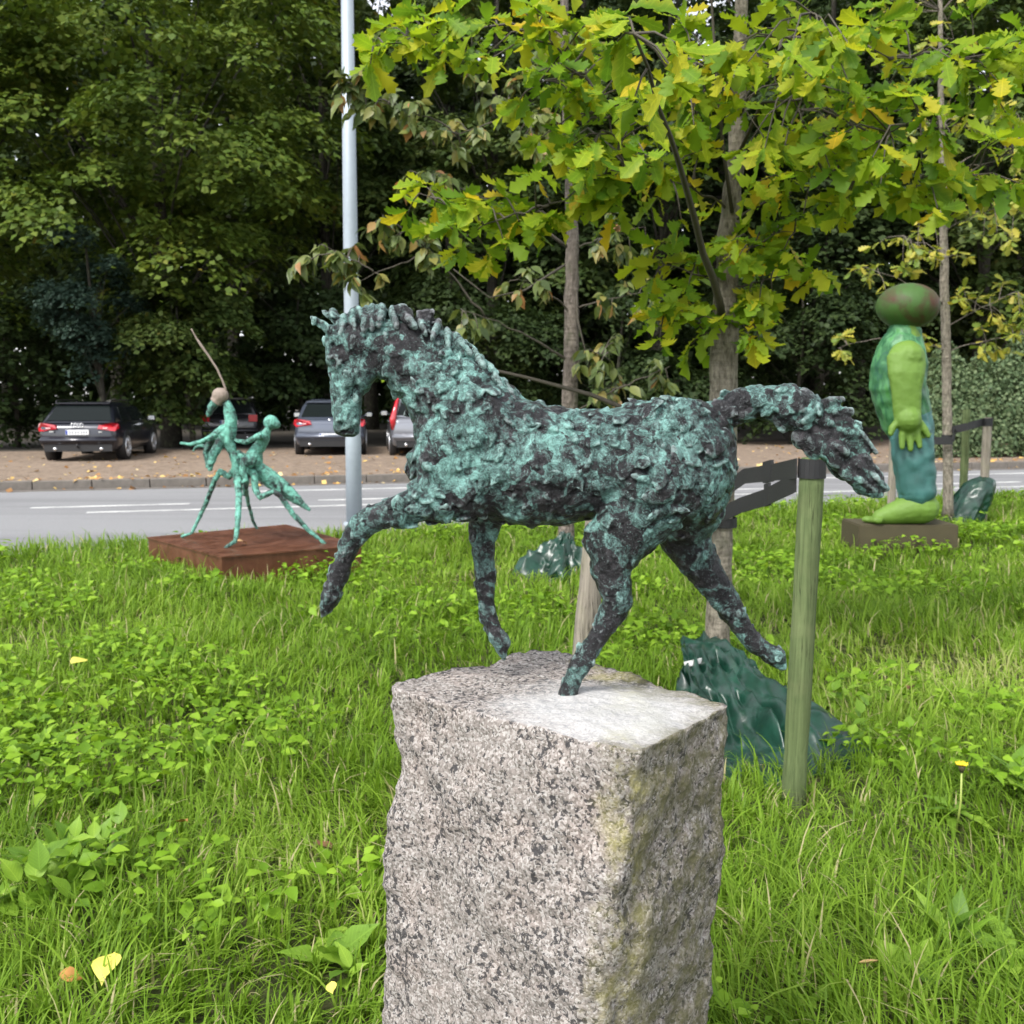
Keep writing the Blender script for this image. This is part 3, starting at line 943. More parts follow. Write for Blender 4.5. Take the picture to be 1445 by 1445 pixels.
def young_tree(name, label, trunk, blobs, templates, mat_o, mat_m, bark, twig_mat, leaves, size, droop, seed, limit, extra_twigs=(), line=False, dense=1.0):
    """trunk: (px,py,Y,r); blobs: leaf regions (px,py,rx,ry,Y,sY,count) reached by limbs from the trunk"""
    rnd = random.Random(seed)
    tp = [P(a, b, c) for a, b, c, r in trunk]
    tr = [r for *_, r in trunk]
    base = tp[0].copy()
    root = thing(name, label, 'tree', base)
    # a finer trunk curve
    pts, rad = [], []
    for i in range(len(tp) - 1):
        for k in range(5):
            t = k / 5
            p = tp[i].lerp(tp[i + 1], t)
            w = .012 if i or k else 0
            pts.append(p + Vector((rnd.uniform(-w, w), rnd.uniform(-w, w), 0)) * .6)
            rad.append((tr[i] * (1 - t) + tr[i + 1] * t) * rnd.uniform(.96, 1.05))
    pts.append(tp[-1]); rad.append(tr[-1])
    pts.insert(0, pts[0] - Vector((0, 0, .15))); rad.insert(0, rad[0] * 1.25)
    b = B(); b.tube(pts, rad, 14)
    b.obj('trunk', bark, root)
    lp, ld, ln, ls = [], [], [], []
    def leaf(at, d, n, s):
        lp.append(at); ld.append(d); ln.append(n); ls.append(s)
    limbs = []
    for bl in sorted(blobs, key=lambda q: (P(q[0], q[1], q[4]).xy - base.xy).length):
        px, py, rx, ry, Y, sY, cnt = bl[:7]
        sc = bl[7] if len(bl) > 7 else 1.0
        c = P(px, py, Y)
        lo = max(range(len(pts)), key=lambda i: -abs(pts[i].z - (c.z - .30 * (c - pts[i]).length)))
        s = pts[lo]
        L = (c - s).length
        for q_, r_ in limbs:                     # fork from a bough already there when one is near
            if (c - q_).length < .62 * L and (c - q_).length < (c - s).length and q_.z < c.z + .25: s = q_
        L = (c - s).length
        mid = s.lerp(c, .5) + Vector((rnd.uniform(-.06, .06), rnd.uniform(-.06, .06), .10 * L))
        end = c + (c - s).normalized() * min(.5, rx * pxm(Y) * .6)
        cur = []
        for k in range(11):
            t = k / 10
            cur.append(s * (1 - t) ** 2 + mid * (2 * t * (1 - t)) + end * t * t + Vector((rnd.uniform(-.012, .012), rnd.uniform(-.012, .012), rnd.uniform(-.012, .012))))
        r0 = min(rad[lo] * .6, .006 + .007 * L)
        limbs += [(q_, r0) for q_ in cur[3:9]]
        lb = B()
        lb.tube(cur, [r0 * (1 - .8 * k / 10) for k in range(11)], 7)
        for _ in range(int(cnt * dense + .5)):
            if line:
                q = cur[rnd.randint(3, 10)]
                tip = q + Vector((rnd.gauss(0, rx * pxm(Y) * .4), rnd.gauss(0, sY * .5), rnd.gauss(-ry * pxm(Y) * .3, ry * pxm(Y) * .4)))
            else:
                for _try in range(20):
                    a, bq = rnd.uniform(-1, 1), rnd.uniform(-1, 1)
                    if a * a + bq * bq < 1: break
                tip = P(px + a * rx, py + bq * ry, Y + rnd.gauss(0, sY * .55))
            near = min(cur[2:], key=lambda q: (q - tip).length)
            dirv = (tip - near)
            if dirv.length > .03:
                m2 = near.lerp(tip, .5) + Vector((0, 0, .12 * dirv.length))
                lb.tube([near, m2, tip], [.0055, .0042, .0028], 5, cap=False)
            dv = dirv.normalized() if dirv.length > 1e-4 else Vector((0, 0, 1))
            a0 = rnd.uniform(0, 6.28)
            nl = rnd.randint(*leaves)
            for k in range(nl):
                az = a0 + k * 2.4 + rnd.uniform(-.4, .4)
                d = Vector((math.cos(az), math.sin(az), rnd.gauss(-droop, .35))) + dv * .55
                nrm = Vector((rnd.gauss(0, .6), rnd.gauss(-.25, .6), .9))
                at = tip + Vector((rnd.uniform(-.02, .02), rnd.uniform(-.02, .02), rnd.uniform(-.02, .02)))
                if k > 3: at = m2.lerp(tip, rnd.random()) if dirv.length > .03 else at
                leaf(at, d, nrm, size * sc * rnd.uniform(.65, 1.2))
        lb.obj('branch', twig_mat, root)
    for tw in extra_twigs:
        lb = B(); q = [P(*t[:3]) for t in tw]
        lb.tube(q, [.012 * (1 - .6 * k / (len(q) - 1)) for k in range(len(q))], 6)
        lb.obj('branch', twig_mat, root)
    lp = np.array(lp); ln = np.array(ln); ls = np.array(ls); ld = np.array(ld)
    rot = frames(ld, ln)
    app = ls / np.linalg.norm(lp - np.array((0, 0, CAM_H)), axis=1)
    vis = np.array([seen(p) for p in lp])
    order = np.argsort(-(app * vis))
    pick = [i for i in order[:limit] if vis[i]]
    rest = np.array(sorted(set(range(len(lp))) - set(pick)))
    off = np.array(base)
    # the leaves that show largest are leaves of their own; the rest are the crown
    crown = None
    groups = np.array_split(RNG.permutation(rest), len(templates))
    Vs, Fs, As, k0 = [], [], [], 0
    for (tv, tf), ids in zip(templates, groups):
        if not len(ids): continue
        Vv = np.einsum('nij,kj->nki', rot[ids], tv) * ls[ids][:, None, None] + (lp[ids] - off)[:, None, :]
        k = len(tv)
        Vs.append(Vv.reshape(-1, 3)); Fs.append((np.array(tf)[None] + (np.arange(len(ids)) * k)[:, None, None]).reshape(-1, 4) + k0)
        As.append(np.repeat(RNG.random(len(ids)), k)); k0 += len(ids) * k
    me = np_mesh('crown', np.concatenate(Vs), np.concatenate(Fs), {'rnd': np.concatenate(As)}, True)
    crown = tag(link('crown', me, mat_m, root), kind='stuff')
    tms = []
    for tv, tf in templates:
        m_ = np_mesh('leaf', tv, tf, None, True); m_.materials.append(mat_o); tms.append(m_)
    for j, i in enumerate(pick):
        o = link('leaf', tms[j % len(tms)], None, crown)
        mm = Matrix([[*rot[i][r] * ls[i], 0] for r in range(3)] + [[0, 0, 0, 1]])
        mm.translation = Vector(lp[i] - off)
        o.matrix_local = mm
    return root

oak_t = [oak_leaf(.15, .18), oak_leaf(.35, .30, .4), oak_leaf(-.1, .12, -.4), oak_leaf(.5, .1, .2), oak_leaf(.25, -.25, -.3), oak_leaf(.7, .5, .6), oak_leaf(-.3, .4, -.6)]
ov_t = [ovate_leaf(.27, .25, .3), ovate_leaf(.24, .45, .45), ovate_leaf(.29, .1, .15)]

# young oak behind the granite block
oak = young_tree('oak_tree', 'young oak with yellow-green lobed leaves, tied to two stakes', 
    [(1013, 955, 5.8, .074), (1016, 800, 5.8, .068), (1020, 640, 5.8, .070), (1021, 520, 5.8, .078), (1023, 430, 5.8, .070), (1028, 330, 5.8, .058), (1036, 250, 5.8, .048),
     (1042, 150, 5.82, .042), (1046, 0, 5.85, .034), (1050, -200, 5.9, .026), (1046, -420, 5.9, .010)],
    [(635, 48, 95, 42, 5.2, .3, 12), (548, 62, 38, 42, 5.1, .2, 4), (770, 55, 100, 55, 5.2, .4, 14), (905, 75, 70, 70, 3.5, .2, 5, .95),
     (850, 165, 100, 80, 5.2, .5, 17), (775, 115, 70, 40, 5.0, .4, 7), (690, 320, 70, 50, 5.2, .35, 10), (620, 285, 50, 30, 5.1, .2, 5), (790, 285, 90, 55, 5.3, .4, 12), (880, 250, 70, 60, 5.3, .4, 9),
     (1000, 120, 110, 110, 5.6, .6, 19), (1110, 70, 110, 80, 5.3, .6, 16), (1140, 180, 120, 80, 5.3, .6, 19), (1250, 80, 100, 80, 5.3, .6, 15), (1260, 190, 100, 70, 5.2, .5, 15),
     (1390, 90, 80, 90, 5.5, .6, 13), (1400, 230, 60, 70, 5.4, .5, 9), (1150, 265, 110, 50, 5.5, .5, 12), (1315, 275, 60, 40, 5.3, .4, 6), (960, 260, 70, 60, 5.6, .5, 8),
     (950, 380, 50, 45, 5.7, .35, 9), (1095, 395, 60, 40, 5.7, .4, 10), (965, 455, 55, 32, 5.7, .3, 9), (1090, 340, 60, 40, 5.6, .4, 9), (1060, 460, 35, 30, 5.8, .3, 5), (560, 500, 14, 12, 6.0, .1, 1),
     (900, -130, 300, 110, 5.6, .9, 22), (1200, -130, 220, 110, 5.6, .9, 18), (1050, -330, 250, 100, 5.8, .9, 16)],
    oak_t, M['oak_leaf'], M['oak_leaf_mass'], M['bark_oak'], M['bark_twig'], (5, 8), .150, .25, 3, 300, dense=1.2,
    extra_twigs=([(1033, 300, 5.74), (1022, 220, 5.66), (1012, 120, 5.6), (1004, 0, 5.5), (1000, -120, 5.4)], [(1035, 235, 5.75), (1075, 145, 5.5), (1130, 140, 5.3), (1235, 190, 5.1)]))

# young hornbeam nearer the lamp post
horn = young_tree('hornbeam_tree', 'slim young tree with drooping dull green oval leaves beside the road', 
    [(797, 790, 9.4, .078), (800, 700, 9.4, .072), (804, 560, 9.4, .072), (806, 440, 9.4, .066), (808, 330, 9.4, .056), (802, 200, 9.4, .046), (797, 60, 9.4, .038), (795, -150, 9.4, .024), (793, -400, 9.4, .008)],
    [(500, 130, 40, 35, 8.7, .2, 10), (560, 155, 45, 25, 8.7, .2, 8), (640, 195, 45, 30, 8.9, .2, 9), (600, 250, 35, 30, 8.8, .2, 7), (560, 320, 45, 22, 8.7, .2, 8), (480, 360, 40, 25, 8.6, .2, 9), (515, 395, 22, 25, 8.6, .15, 4),
     (430, 372, 22, 20, 8.6, .15, 4), (600, 350, 30, 25, 8.8, .2, 4), (690, 130, 60, 30, 9.0, .3, 9), (760, 190, 50, 40, 9.1, .3, 8), (665, 445, 25, 25, 8.9, .2, 4), (740, 400, 40, 25, 9.0, .2, 4),
     (850, 500, 40, 35, 9.1, .25, 9), (890, 420, 45, 40, 9.2, .3, 7), (880, 330, 50, 40, 9.2, .3, 7), (860, 555, 40, 18, 9.1, .2, 5), (930, 525, 30, 20, 9.2, .2, 3), (800, 60, 90, 50, 9.2, .4, 9), (800, -120, 150, 90, 9.4, .7, 14)],
    ov_t, M['horn_leaf'], M['horn_leaf_mass'], M['bark_horn'], M['bark_twig'], (6, 10), .135, .95, 8, 290, dense=1.25,
    extra_twigs=([(800, 372, 9.4), (740, 410, 9.1), (690, 420, 8.9), (640, 380, 8.7)], [(812, 390, 9.4), (815, 450, 9.3), (832, 520, 9.2)]))

# young oak further along the verge, past the tall figure
yoak = young_tree('oak_tree', 'thin young oak with small yellow leaves behind the green barefoot figure',
    [(1338, 712, 13.0, .062), (1336, 560, 13.0, .058), (1333, 400, 13.0, .054), (1331, 280, 13.0, .044), (1328, 120, 13.0, .034), (1326, -60, 13.0, .022), (1326, -250, 13.0, .008)],
    [(1395, 300, 60, 60, 12.6, .5, 15), (1300, 350, 70, 40, 12.7, .5, 12), (1400, 430, 60, 40, 12.6, .5, 12), (1410, 480, 50, 25, 12.6, .4, 7), (1250, 390, 50, 25, 12.6, .4, 6), (1190, 490, 14, 18, 12.5, .2, 3), (1420, 200, 50, 60, 12.8, .5, 9),
     (1290, 480, 30, 30, 12.7, .4, 4), (1330, 180, 70, 60, 12.8, .5, 8), (1330, 20, 120, 80, 13, .8, 14)],
    oak_t[:3], M['yoak_leaf'], M['yoak_leaf_mass'], M['bark_oak'], M['bark_horn'], (6, 9), .14, .3, 21, 200, dense=1.4)

# ------------------------------------------------------------------ wood behind the parking strip
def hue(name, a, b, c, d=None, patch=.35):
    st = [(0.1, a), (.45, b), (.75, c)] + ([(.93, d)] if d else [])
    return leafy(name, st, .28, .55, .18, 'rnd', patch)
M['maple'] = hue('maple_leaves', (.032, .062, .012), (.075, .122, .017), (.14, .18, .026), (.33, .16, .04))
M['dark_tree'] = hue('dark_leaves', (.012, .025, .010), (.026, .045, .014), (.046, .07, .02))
M['dull_tree'] = hue('dull_leaves', (.022, .044, .013), (.046, .076, .018), (.085, .112, .026), (.2, .13, .035))
M['blue_tree'] = hue('blue_green_needles', (.012, .028, .020), (.026, .05, .036), (.045, .075, .052))
M['hedge'] = hue('sage_hedge_leaves', (.05, .085, .04), (.10, .15, .07), (.17, .22, .11), patch=1.2)

kite = np.array([(0, 0, 0), (.45, -.42, .06), (1, 0, -.12), (.45, .42, .06)]), [(0, 1, 2, 3)]
mapl = np.array([(0, 0, 0), (.25, -.5, .05), (.45, -.22, 0), (.8, -.42, -.05), (1, 0, -.15), (.8, .42, -.05), (.45, .22, 0), (.25, .5, .05)]), [(0, 1, 2, 7), (7, 2, 4, 6), (2, 3, 4, 4)]

def wood_tree(name, label, px, Y, crown, mat, n_spray, per, leaf, seed, trunk_r=.22, group=None, lean=0.0, low=.25):
    """crown: (cz, rx, ry, rz); sprays of leaves on drooping boughs all through the crown"""
    n_spray = int(n_spray * 1.35)
    rg = np.random.default_rng(seed)
    rnd = random.Random(seed)
    X = (px - CX) / FPX * Y
    base = Vector((X, Y, ZPARK))
    cz, rx, ry, rz = crown
    root = thing(name, label, 'tree', base, group=group)
    b = B()
    H = cz + rz * .8
    tp = [Vector((lean * t * t + .15 * math.sin(3 * t + seed), .1 * math.cos(4 * t), -.1 + H * t)) for t in np.linspace(0, 1, 9)]
    b.tube(tp, [trunk_r * (1.25 if i == 0 else 1) * (1 - .9 * i / 8) + .02 for i in range(9)], 10)
    b.obj('trunk', M['bark_dark'], root, world=False)
    lb = B()
    C = np.array((lean * .6, 0, cz))
    # spray centres: mostly near the skin of a lumpy ellipsoid
    d = rg.normal(size=(n_spray, 3)); d /= np.linalg.norm(d, axis=1, keepdims=True)
    lump = 1 + .16 * np.sin(3.1 * d[:, 0] * 2 + seed) * np.cos(2.7 * d[:, 2] * 2 + 1.3 * seed) + .10 * np.sin(9 * d[:, 1] + 7 * d[:, 2] + seed)
    rr = np.where(rg.random(n_spray) < .72, rg.uniform(.78, 1.0, n_spray), rg.uniform(.35, .8, n_spray)) * lump
    nl = max(5, n_spray // 9)
    ld_ = rg.normal(size=(nl, 3)); ld_ /= np.linalg.norm(ld_, axis=1, keepdims=True)
    lr_ = np.where(rg.random(nl) < .75, rg.uniform(.72, .95, nl), rg.uniform(.3, .7, nl)) * (1 + .14 * np.sin(5 * ld_[:, 0] + seed) * np.cos(4 * ld_[:, 2]))
    lc = C + ld_ * lr_[:, None] * np.array((rx, ry, rz))
    li = rg.integers(0, nl, n_spray)
    hd_ = rg.normal(size=(n_spray, 3)) + ld_[li] * .6; hd_[:, 2] = np.abs(hd_[:, 2]) * 1.1 - .25
    hd_ /= np.linalg.norm(hd_, axis=1, keepdims=True)
    lobe = (rg.uniform(.20, .36, nl) * min(rx, 4.5))[li]
    sp = lc[li] + hd_ * lobe[:, None] * np.array((1, 1, .8))
    d = hd_
    sp[:, 2] = np.maximum(sp[:, 2], low + rg.random(n_spray) * .5)
    for k in range(min(22, n_spray // 12)):
        e = Vector(sp[k]); zt = max(.6, e.z * rnd.uniform(.55, .8))
        s = tp[min(8, max(1, int(zt / H * 8)))]
        lb.tube([s, s.lerp(e, .5) + Vector((0, 0, .25)), e], [trunk_r * .22, trunk_r * .12, .012], 5, cap=False)
    lb.obj('boughs', M['bark_dark'], root, world=False)
    # each spray is a flattened, drooping disc of leaves
    N_ = n_spray * per
    ci = np.repeat(np.arange(n_spray), per)
    out = d[ci] * np.array((1, 1, .25)); out /= np.linalg.norm(out, axis=1, keepdims=True) + 1e-6
    rad = rg.uniform(.35, .85, n_spray)[ci] * (rx / 4.2) ** .5
    a = rg.uniform(0, 6.283, N_); q = np.sqrt(rg.random(N_)) * rad
    side = np.stack([-out[:, 1], out[:, 0], np.zeros(N_)], 1)
    upv = np.array((0, 0, 1.0)) * .55 + out * .25
    pos = sp[ci] + out * (np.cos(a) * q)[:, None] + side * (np.sin(a) * q)[:, None]
    pos[:, 2] -= (np.cos(a) * q) * .60 + q * q * .45 - rg.normal(0, .08, N_)
    az = rg.uniform(0, 6.283, N_)
    ld = out * .8 + side * np.cos(az)[:, None] + rg.normal(0, .35, (N_, 3)); ld[:, 2] -= .45
    ln = upv + out * .35 + rg.normal(0, .33, (N_, 3)); ln[:, 2] += .5
    rot = frames(ld, ln)
    tv, tf = kite
    rv = np.clip(rg.beta(2, 2.6, N_) * .8 + rg.random(n_spray)[ci] * .25, 0, 1)
    me = scatter('crown', tv, tf, pos, rot, leaf * rg.uniform(.6, 1.25, N_), rv)
    tag(link('crown', me, mat, root), kind='stuff')
    return root

WG = 'trees of the wood behind the parked cars'
wood_tree('maple_tree', 'broad olive-green maple with orange leaf tips above the black estate car', 235, 31, (9.0, 4.9, 4.6, 7.0), M['maple'], 640, 46, .21, 1, .26, WG)
wood_tree('maple_tree', 'olive maple reaching in over the verge beyond the black estate car', -70, 30, (9.3, 3.6, 4.2, 6.8), M['maple'], 400, 44, .21, 2, .24, WG)
wood_tree('broadleaf_tree', 'dull green tree of the wood behind the lamp post', 470, 37, (10.5, 4.4, 3.5, 8.3), M['dull_tree'], 420, 42, .23, 3, .25, WG)
wood_tree('broadleaf_tree', 'dark leafy tree of the wood behind the hornbeam', 700, 38, (9.8, 5.0, 3.5, 8.6), M['dull_tree'], 440, 42, .24, 4, .25, WG)
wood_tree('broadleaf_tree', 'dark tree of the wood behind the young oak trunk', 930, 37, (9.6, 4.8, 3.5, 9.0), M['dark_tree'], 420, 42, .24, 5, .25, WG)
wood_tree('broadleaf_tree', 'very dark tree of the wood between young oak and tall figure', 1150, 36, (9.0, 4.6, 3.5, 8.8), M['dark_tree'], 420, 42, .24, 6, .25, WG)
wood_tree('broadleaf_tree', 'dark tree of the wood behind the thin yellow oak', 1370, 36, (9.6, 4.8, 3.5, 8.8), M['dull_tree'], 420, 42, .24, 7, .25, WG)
wood_tree('broadleaf_tree', 'dark tree of the wood beyond the sage green hedge', 1590, 36, (9.6, 4.8, 3.5, 8.8), M['dull_tree'], 330, 40, .24, 8, .25, WG)
rnd = random.Random(77)
row2 = ((20, 'tall shaded second-row tree of the wood beside the blue-green conifer'), (170, 'tall shaded second-row tree right behind the broad olive maple'),
        (330, 'tall shaded second-row tree rising behind the mantis antenna'), (520, 'tall shaded second-row tree showing beside the lamp post'),
        (640, 'tall shaded second-row tree behind the drooping hornbeam branches'), (820, 'tall shaded second-row tree behind the hornbeam trunk'),
        (1010, 'tall shaded second-row tree behind the tied young oak trunk'), (1210, 'tall shaded second-row tree between tied young oak and tall figure'),
        (1420, 'tall shaded second-row tree behind the thin yellow oak crown'), (1600, 'tall shaded second-row tree beyond the sage green hedge'),
        (-160, 'tall shaded second-row tree beyond the olive maple over the verge'))
for i, (px, lb_) in enumerate(row2):
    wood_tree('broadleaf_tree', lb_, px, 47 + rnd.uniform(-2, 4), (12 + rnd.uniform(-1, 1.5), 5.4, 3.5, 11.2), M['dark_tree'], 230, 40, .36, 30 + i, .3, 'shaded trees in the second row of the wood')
wood_tree('conifer', 'small blue-green conifer over the black estate car', 140, 28.3, (4.1, 1.15, 1.0, 1.9), M['blue_tree'], 160, 44, .12, 51, .08)
wood_tree('shrub_tree', 'low leafy tree behind the black estate car, branches drooping to its roof', 265, 29.5, (2.6, 2.0, 1.2, 2.3), M['dull_tree'], 200, 42, .16, 52, .07)
wood_tree('shrub_tree', 'dark low undergrowth tree behind the grey saloon', 430, 33, (2.6, 2.8, 1.4, 2.6), M['dark_tree'], 200, 42, .18, 53, .07)
wood_tree('shrub_tree', 'dark low undergrowth tree behind the tall silver estate', 640, 33.5, (2.6, 3.0, 1.4, 2.6), M['dark_tree'], 200, 42, .18, 54, .07)
wood_tree('shrub_tree', 'dark undergrowth tree behind the horse rump', 870, 34, (2.6, 3.2, 1.4, 2.6), M['dark_tree'], 200, 42, .18, 55, .07)
wood_tree('shrub_tree', 'dark undergrowth tree behind the horse tail', 1120, 33, (2.8, 3.2, 1.4, 2.8), M['dark_tree'], 220, 42, .18, 56, .07)
wood_tree('shrub_tree', 'dark undergrowth tree at the left end of the car row', 20, 31, (2.6, 3.0, 1.4, 2.6), M['dark_tree'], 200, 42, .18, 57, .07)

def hedge(name, label, px0, px1, Y, h, seed):
    rg = np.random.default_rng(seed)
    x0, x1 = (px0 - CX) / FPX * Y, (px1 - CX) / FPX * Y
    n = 26000
    u = rg.random(n)
    X = x0 + (x1 - x0) * u
    th = rg.uniform(-.3, math.pi + .1, n)
    hh = h * (1 + .12 * np.sin(X * 2.1 + seed) + .08 * np.sin(X * 5.3)) * np.where(u < .12, .6 + u * 3.3, 1)
    q = rg.uniform(.75, 1.05, n)
    y = Y + RD * 0 + (X - x0) * .22 - np.cos(th) * .9 * q
    z = np.maximum(.02, np.abs(np.sin(th)) ** .6 * hh * q * np.where(rg.random(n) < .5, 1, rg.random(n) ** .5))
    pos = np.stack([X, y, z], 1)
    out = np.stack([rg.normal(0, .4, n), -np.cos(th), np.abs(np.sin(th)) + .3], 1)
    ld = rg.normal(0, 1, (n, 3)); ld[:, 2] -= .5
    rot = frames(ld, out + rg.normal(0, .35, (n, 3)))
    base = Vector((x0, Y, ZPARK))
    me = scatter('foliage', *kite, pos - np.array((base.x, base.y, 0)), rot, .10 * rg.uniform(.6, 1.3, n), rg.random(n))
    root = thing(name, label, 'hedge', base)
    tag(link('foliage', me, M['hedge'], root), kind='stuff')
    st = B()
    rn = random.Random(seed)
    for k in range(26):
        x = rn.uniform(.1, x1 - x0); yy = x * .22 + rn.uniform(-.3, .3)
        st.tube([(x, yy, -.05), (x + rn.uniform(-.2, .2), yy, h * .4), (x + rn.uniform(-.4, .4), yy + rn.uniform(-.3, .3), h * .8)], [.03, .022, .008], 5)
    st.obj('stems', M['bark_dark'], root, world=False)
    return root
hedge('hedge', 'sage green leafy hedge across the road behind the far tree stakes', 1290, 1640, 26.2, 2.75, 5)

# deep wood: nobody could count its leaves
rg = np.random.default_rng(99)
n = 100000
X = rg.uniform(-52, 56, n); Z = rg.uniform(0, 1, n) ** .9 * (24 + 3 * np.sin(X * .4) + 2 * np.sin(X * 1.1)); Yv = 60 + rg.normal(0, 1.6, n) + 2 * np.sin(X * .5 + Z * .4)
ld = rg.normal(0, 1, (n, 3)); ld[:, 2] -= .4
me = scatter('deep_wood', *kite, np.stack([X, Yv, Z], 1), frames(ld, rg.normal(0, .6, (n, 3)) + np.array((0, -.6, .6))), .85 * rg.uniform(.6, 1.3, n), rg.random(n) * .8)
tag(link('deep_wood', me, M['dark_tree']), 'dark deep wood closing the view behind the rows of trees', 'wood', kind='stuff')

# ------------------------------------------------------------------ lamp post
def lamp_post():
    b0 = G(500, 738, -.05)
    y = b0.y
    root = thing('lamp_post', 'tall galvanised steel lamp post at the edge of the road', 'lamp post', (b0.x, y, -.1))
    m = lambda b, nm, mt='galv', sm=True: b.obj(nm, M[mt], root, sm, world=False)
    topx = P(490, 0, y)
    lean = (topx.x - b0.x) / (topx.z + .1)
    def at(z): return Vector((lean * z, 0, z))
    m(B().tube([at(0), at(1.15), at(1.2), at(4), at(8.0)], [.105, .103, .098, .092, .070], 24), 'pole')
    m(B().tube([at(-.1), at(.06), at(.07)], [.14, .14, .11], 24), 'base_collar')
    d = B().box((lean * .8, .1, .8), (.09, .012, .36)); m(d, 'access_door', sm=False)
    a = B().tube([at(7.9), at(8.15) + Vector((-.1, 0, 0)), at(8.2) + Vector((.2, .6, .05)), at(8.2) + Vector((.3, 1.2, .05))], [.045, .045, .04, .04], 10); m(a, 'arm')
    h = B().ball(at(8.2) + Vector((.34, 1.45, .05)), (.15, .38, .07)); m(h, 'luminaire')
lamp_post()

# ------------------------------------------------------------------ tree stakes, straps, watering bags
def stake(name, label, x, y, ztop, r, lean, mat, group=None):
    root = thing(name, label, 'stake', (x, y, 0), group=group)
    rn = random.Random(int(x * 100 + y))
    pts = [Vector((lean[0] * t, lean[1] * t, -.15 + (ztop + .15) * t)) for t in np.linspace(0, 1, 14)]
    b = B().tube(pts, [r * rn.uniform(.96, 1.04) for _ in pts], 18)
    k = pts[-1]
    b.tube([k, k + Vector((0, 0, .006))], [r * .93, r * .86], 18)
    me = b.mesh('post')
    link('post', me, mat, root)
    return root
gs = G(1118, 1128)
s1t = P(1147, 648, gs.y)
stake('tree_stake', 'greenish round tree stake standing in the grass right of the granite block', gs.x, gs.y, s1t.z, .047, (s1t.x - gs.x, 0), M['stake_green'])
s2y = 4.35
s2t, s2b = P(852, 640, s2y), P(812, 1010, s2y)
k2 = (s2t.x - s2b.x) / (s2t.z - s2b.z)
stake('tree_stake', 'leaning grey weathered tree stake behind the standing hind leg', s2b.x - k2 * s2b.z, s2y, s2t.z, .052, (k2 * s2t.z, 0), M['stake'])
s3 = G(1386, 735); s3t = P(1394, 590, s3.y)
stake('tree_stake', 'pale round tree stake rising out of the upright watering bag', s3.x, s3.y, s3t.z, .055, (s3t.x - s3.x, 0), M['stake'])
s4y = 13.6; s4b, s4t = P(1359, 705, s4y), P(1364, 578, s4y)
stake('tree_stake', 'tree stake between thin yellow oak and upright watering bag', s4b.x, s4y, s4t.z, .052, (s4t.x - s4b.x, 0), M['stake_green'])
s5y = 12.9; s5b, s5t = P(1258, 705, s5y), P(1262, 600, s5y)
stake('tree_stake', 'short pale tree stake half hidden by the barefoot figure legs', s5b.x, s5y, s5t.z, .05, (s5t.x - s5b.x, 0), M['stake'])

def ribbon(b, pts, w, th=.004, updir=(0, 0, 1)):
    pts = [Vector(p) for p in pts]
    for i in range(len(pts) - 1):
        a, c = pts[i], pts[i + 1]
        t = (c - a).normalized()
        u = Vector(updir); u = (u - t * u.dot(t)).normalized()
        n_ = t.cross(u)
        q = [a + u * (sx * w / 2) + n_ * (sy * th / 2) for sx, sy in ((-1, -1), (1, -1), (1, 1), (-1, 1))]
        r_ = [c + u * (sx * w / 2) + n_ * (sy * th / 2) for sx, sy in ((-1, -1), (1, -1), (1, 1), (-1, 1))]
        b.quadbox(q, r_)
def around(c, r, a0, a1, n=14): return [Vector((c.x + r * math.cos(a0 + (a1 - a0) * k / n), c.y + r * math.sin(a0 + (a1 - a0) * k / n), c.z)) for k in range(n + 1)]
TY = 5.8
def strap_oak():
    tz = P(1020, 722, TY)
    root = thing('tree_strap', 'black webbing strap tying the young oak to the greenish stake', 'strap', (s1t.x, gs.y, s1t.z - .05))
    zt = s1t.z - .035
    b = B()
    st = Vector((s1t.x - .002, gs.y, zt))
    # loop round the stake, two bands to the trunk, loop round the trunk
    c0 = Vector((st.x, st.y, zt))
    p_up = P(1050, 672, 5.3); q_up = P(1012, 700, 5.72)
    ribbon(b, around(c0, .051, R(60), R(-215)), .075)
    b.obj('stake_loop', M['strap'], root, False)
    b = B(); ribbon(b, [c0 + Vector((-.062, -.01, 0)), P(1088, 667, 4.75), p_up, q_up], .078); b.obj('band', M['strap'], root, False)
    b = B(); ribbon(b, [c0 + Vector((-.05, .035, -.055)), P(1080, 702, 4.8), P(1045, 713, 5.25), P(1000, 735, 5.72)], .080); b.obj('band', M['strap'], root, False)
    b = B(); ribbon(b, around(Vector((tz.x, TY, tz.z - .06)), .079, R(0), R(-350), 20), .055); b.obj('trunk_loop', M['strap'], root, False)
    b = B(); ribbon(b, [P(1080, 699, 4.79), P(1086, 697, 4.70)], .105, .014); b.obj('buckle', M['strap'], root, False)
    b = B(); ribbon(b, [P(1078, 667, 4.85), P(1090, 664, 4.72)], .100, .014); b.obj('buckle', M['strap'], root, False)
strap_oak()
def strap_left():
    c0 = Vector((s2t.x, s2y, s2t.z - .06)); tz = P(1008, 740, TY)
    root = thing('tree_strap', 'black webbing strap tying the young oak to the leaning grey stake', 'strap', c0)
    b = B(); ribbon(b, around(c0, .058, R(-40), R(240)), .05); b.obj('stake_loop', M['strap'], root, False)
    b = B(); ribbon(b, [c0 + Vector((.058, .02, 0)), c0.lerp(tz, .5) + Vector((0, 0, -.03)), tz + Vector((-.07, -.02, 0))], .05); b.obj('band', M['strap'], root, False)
strap_left()
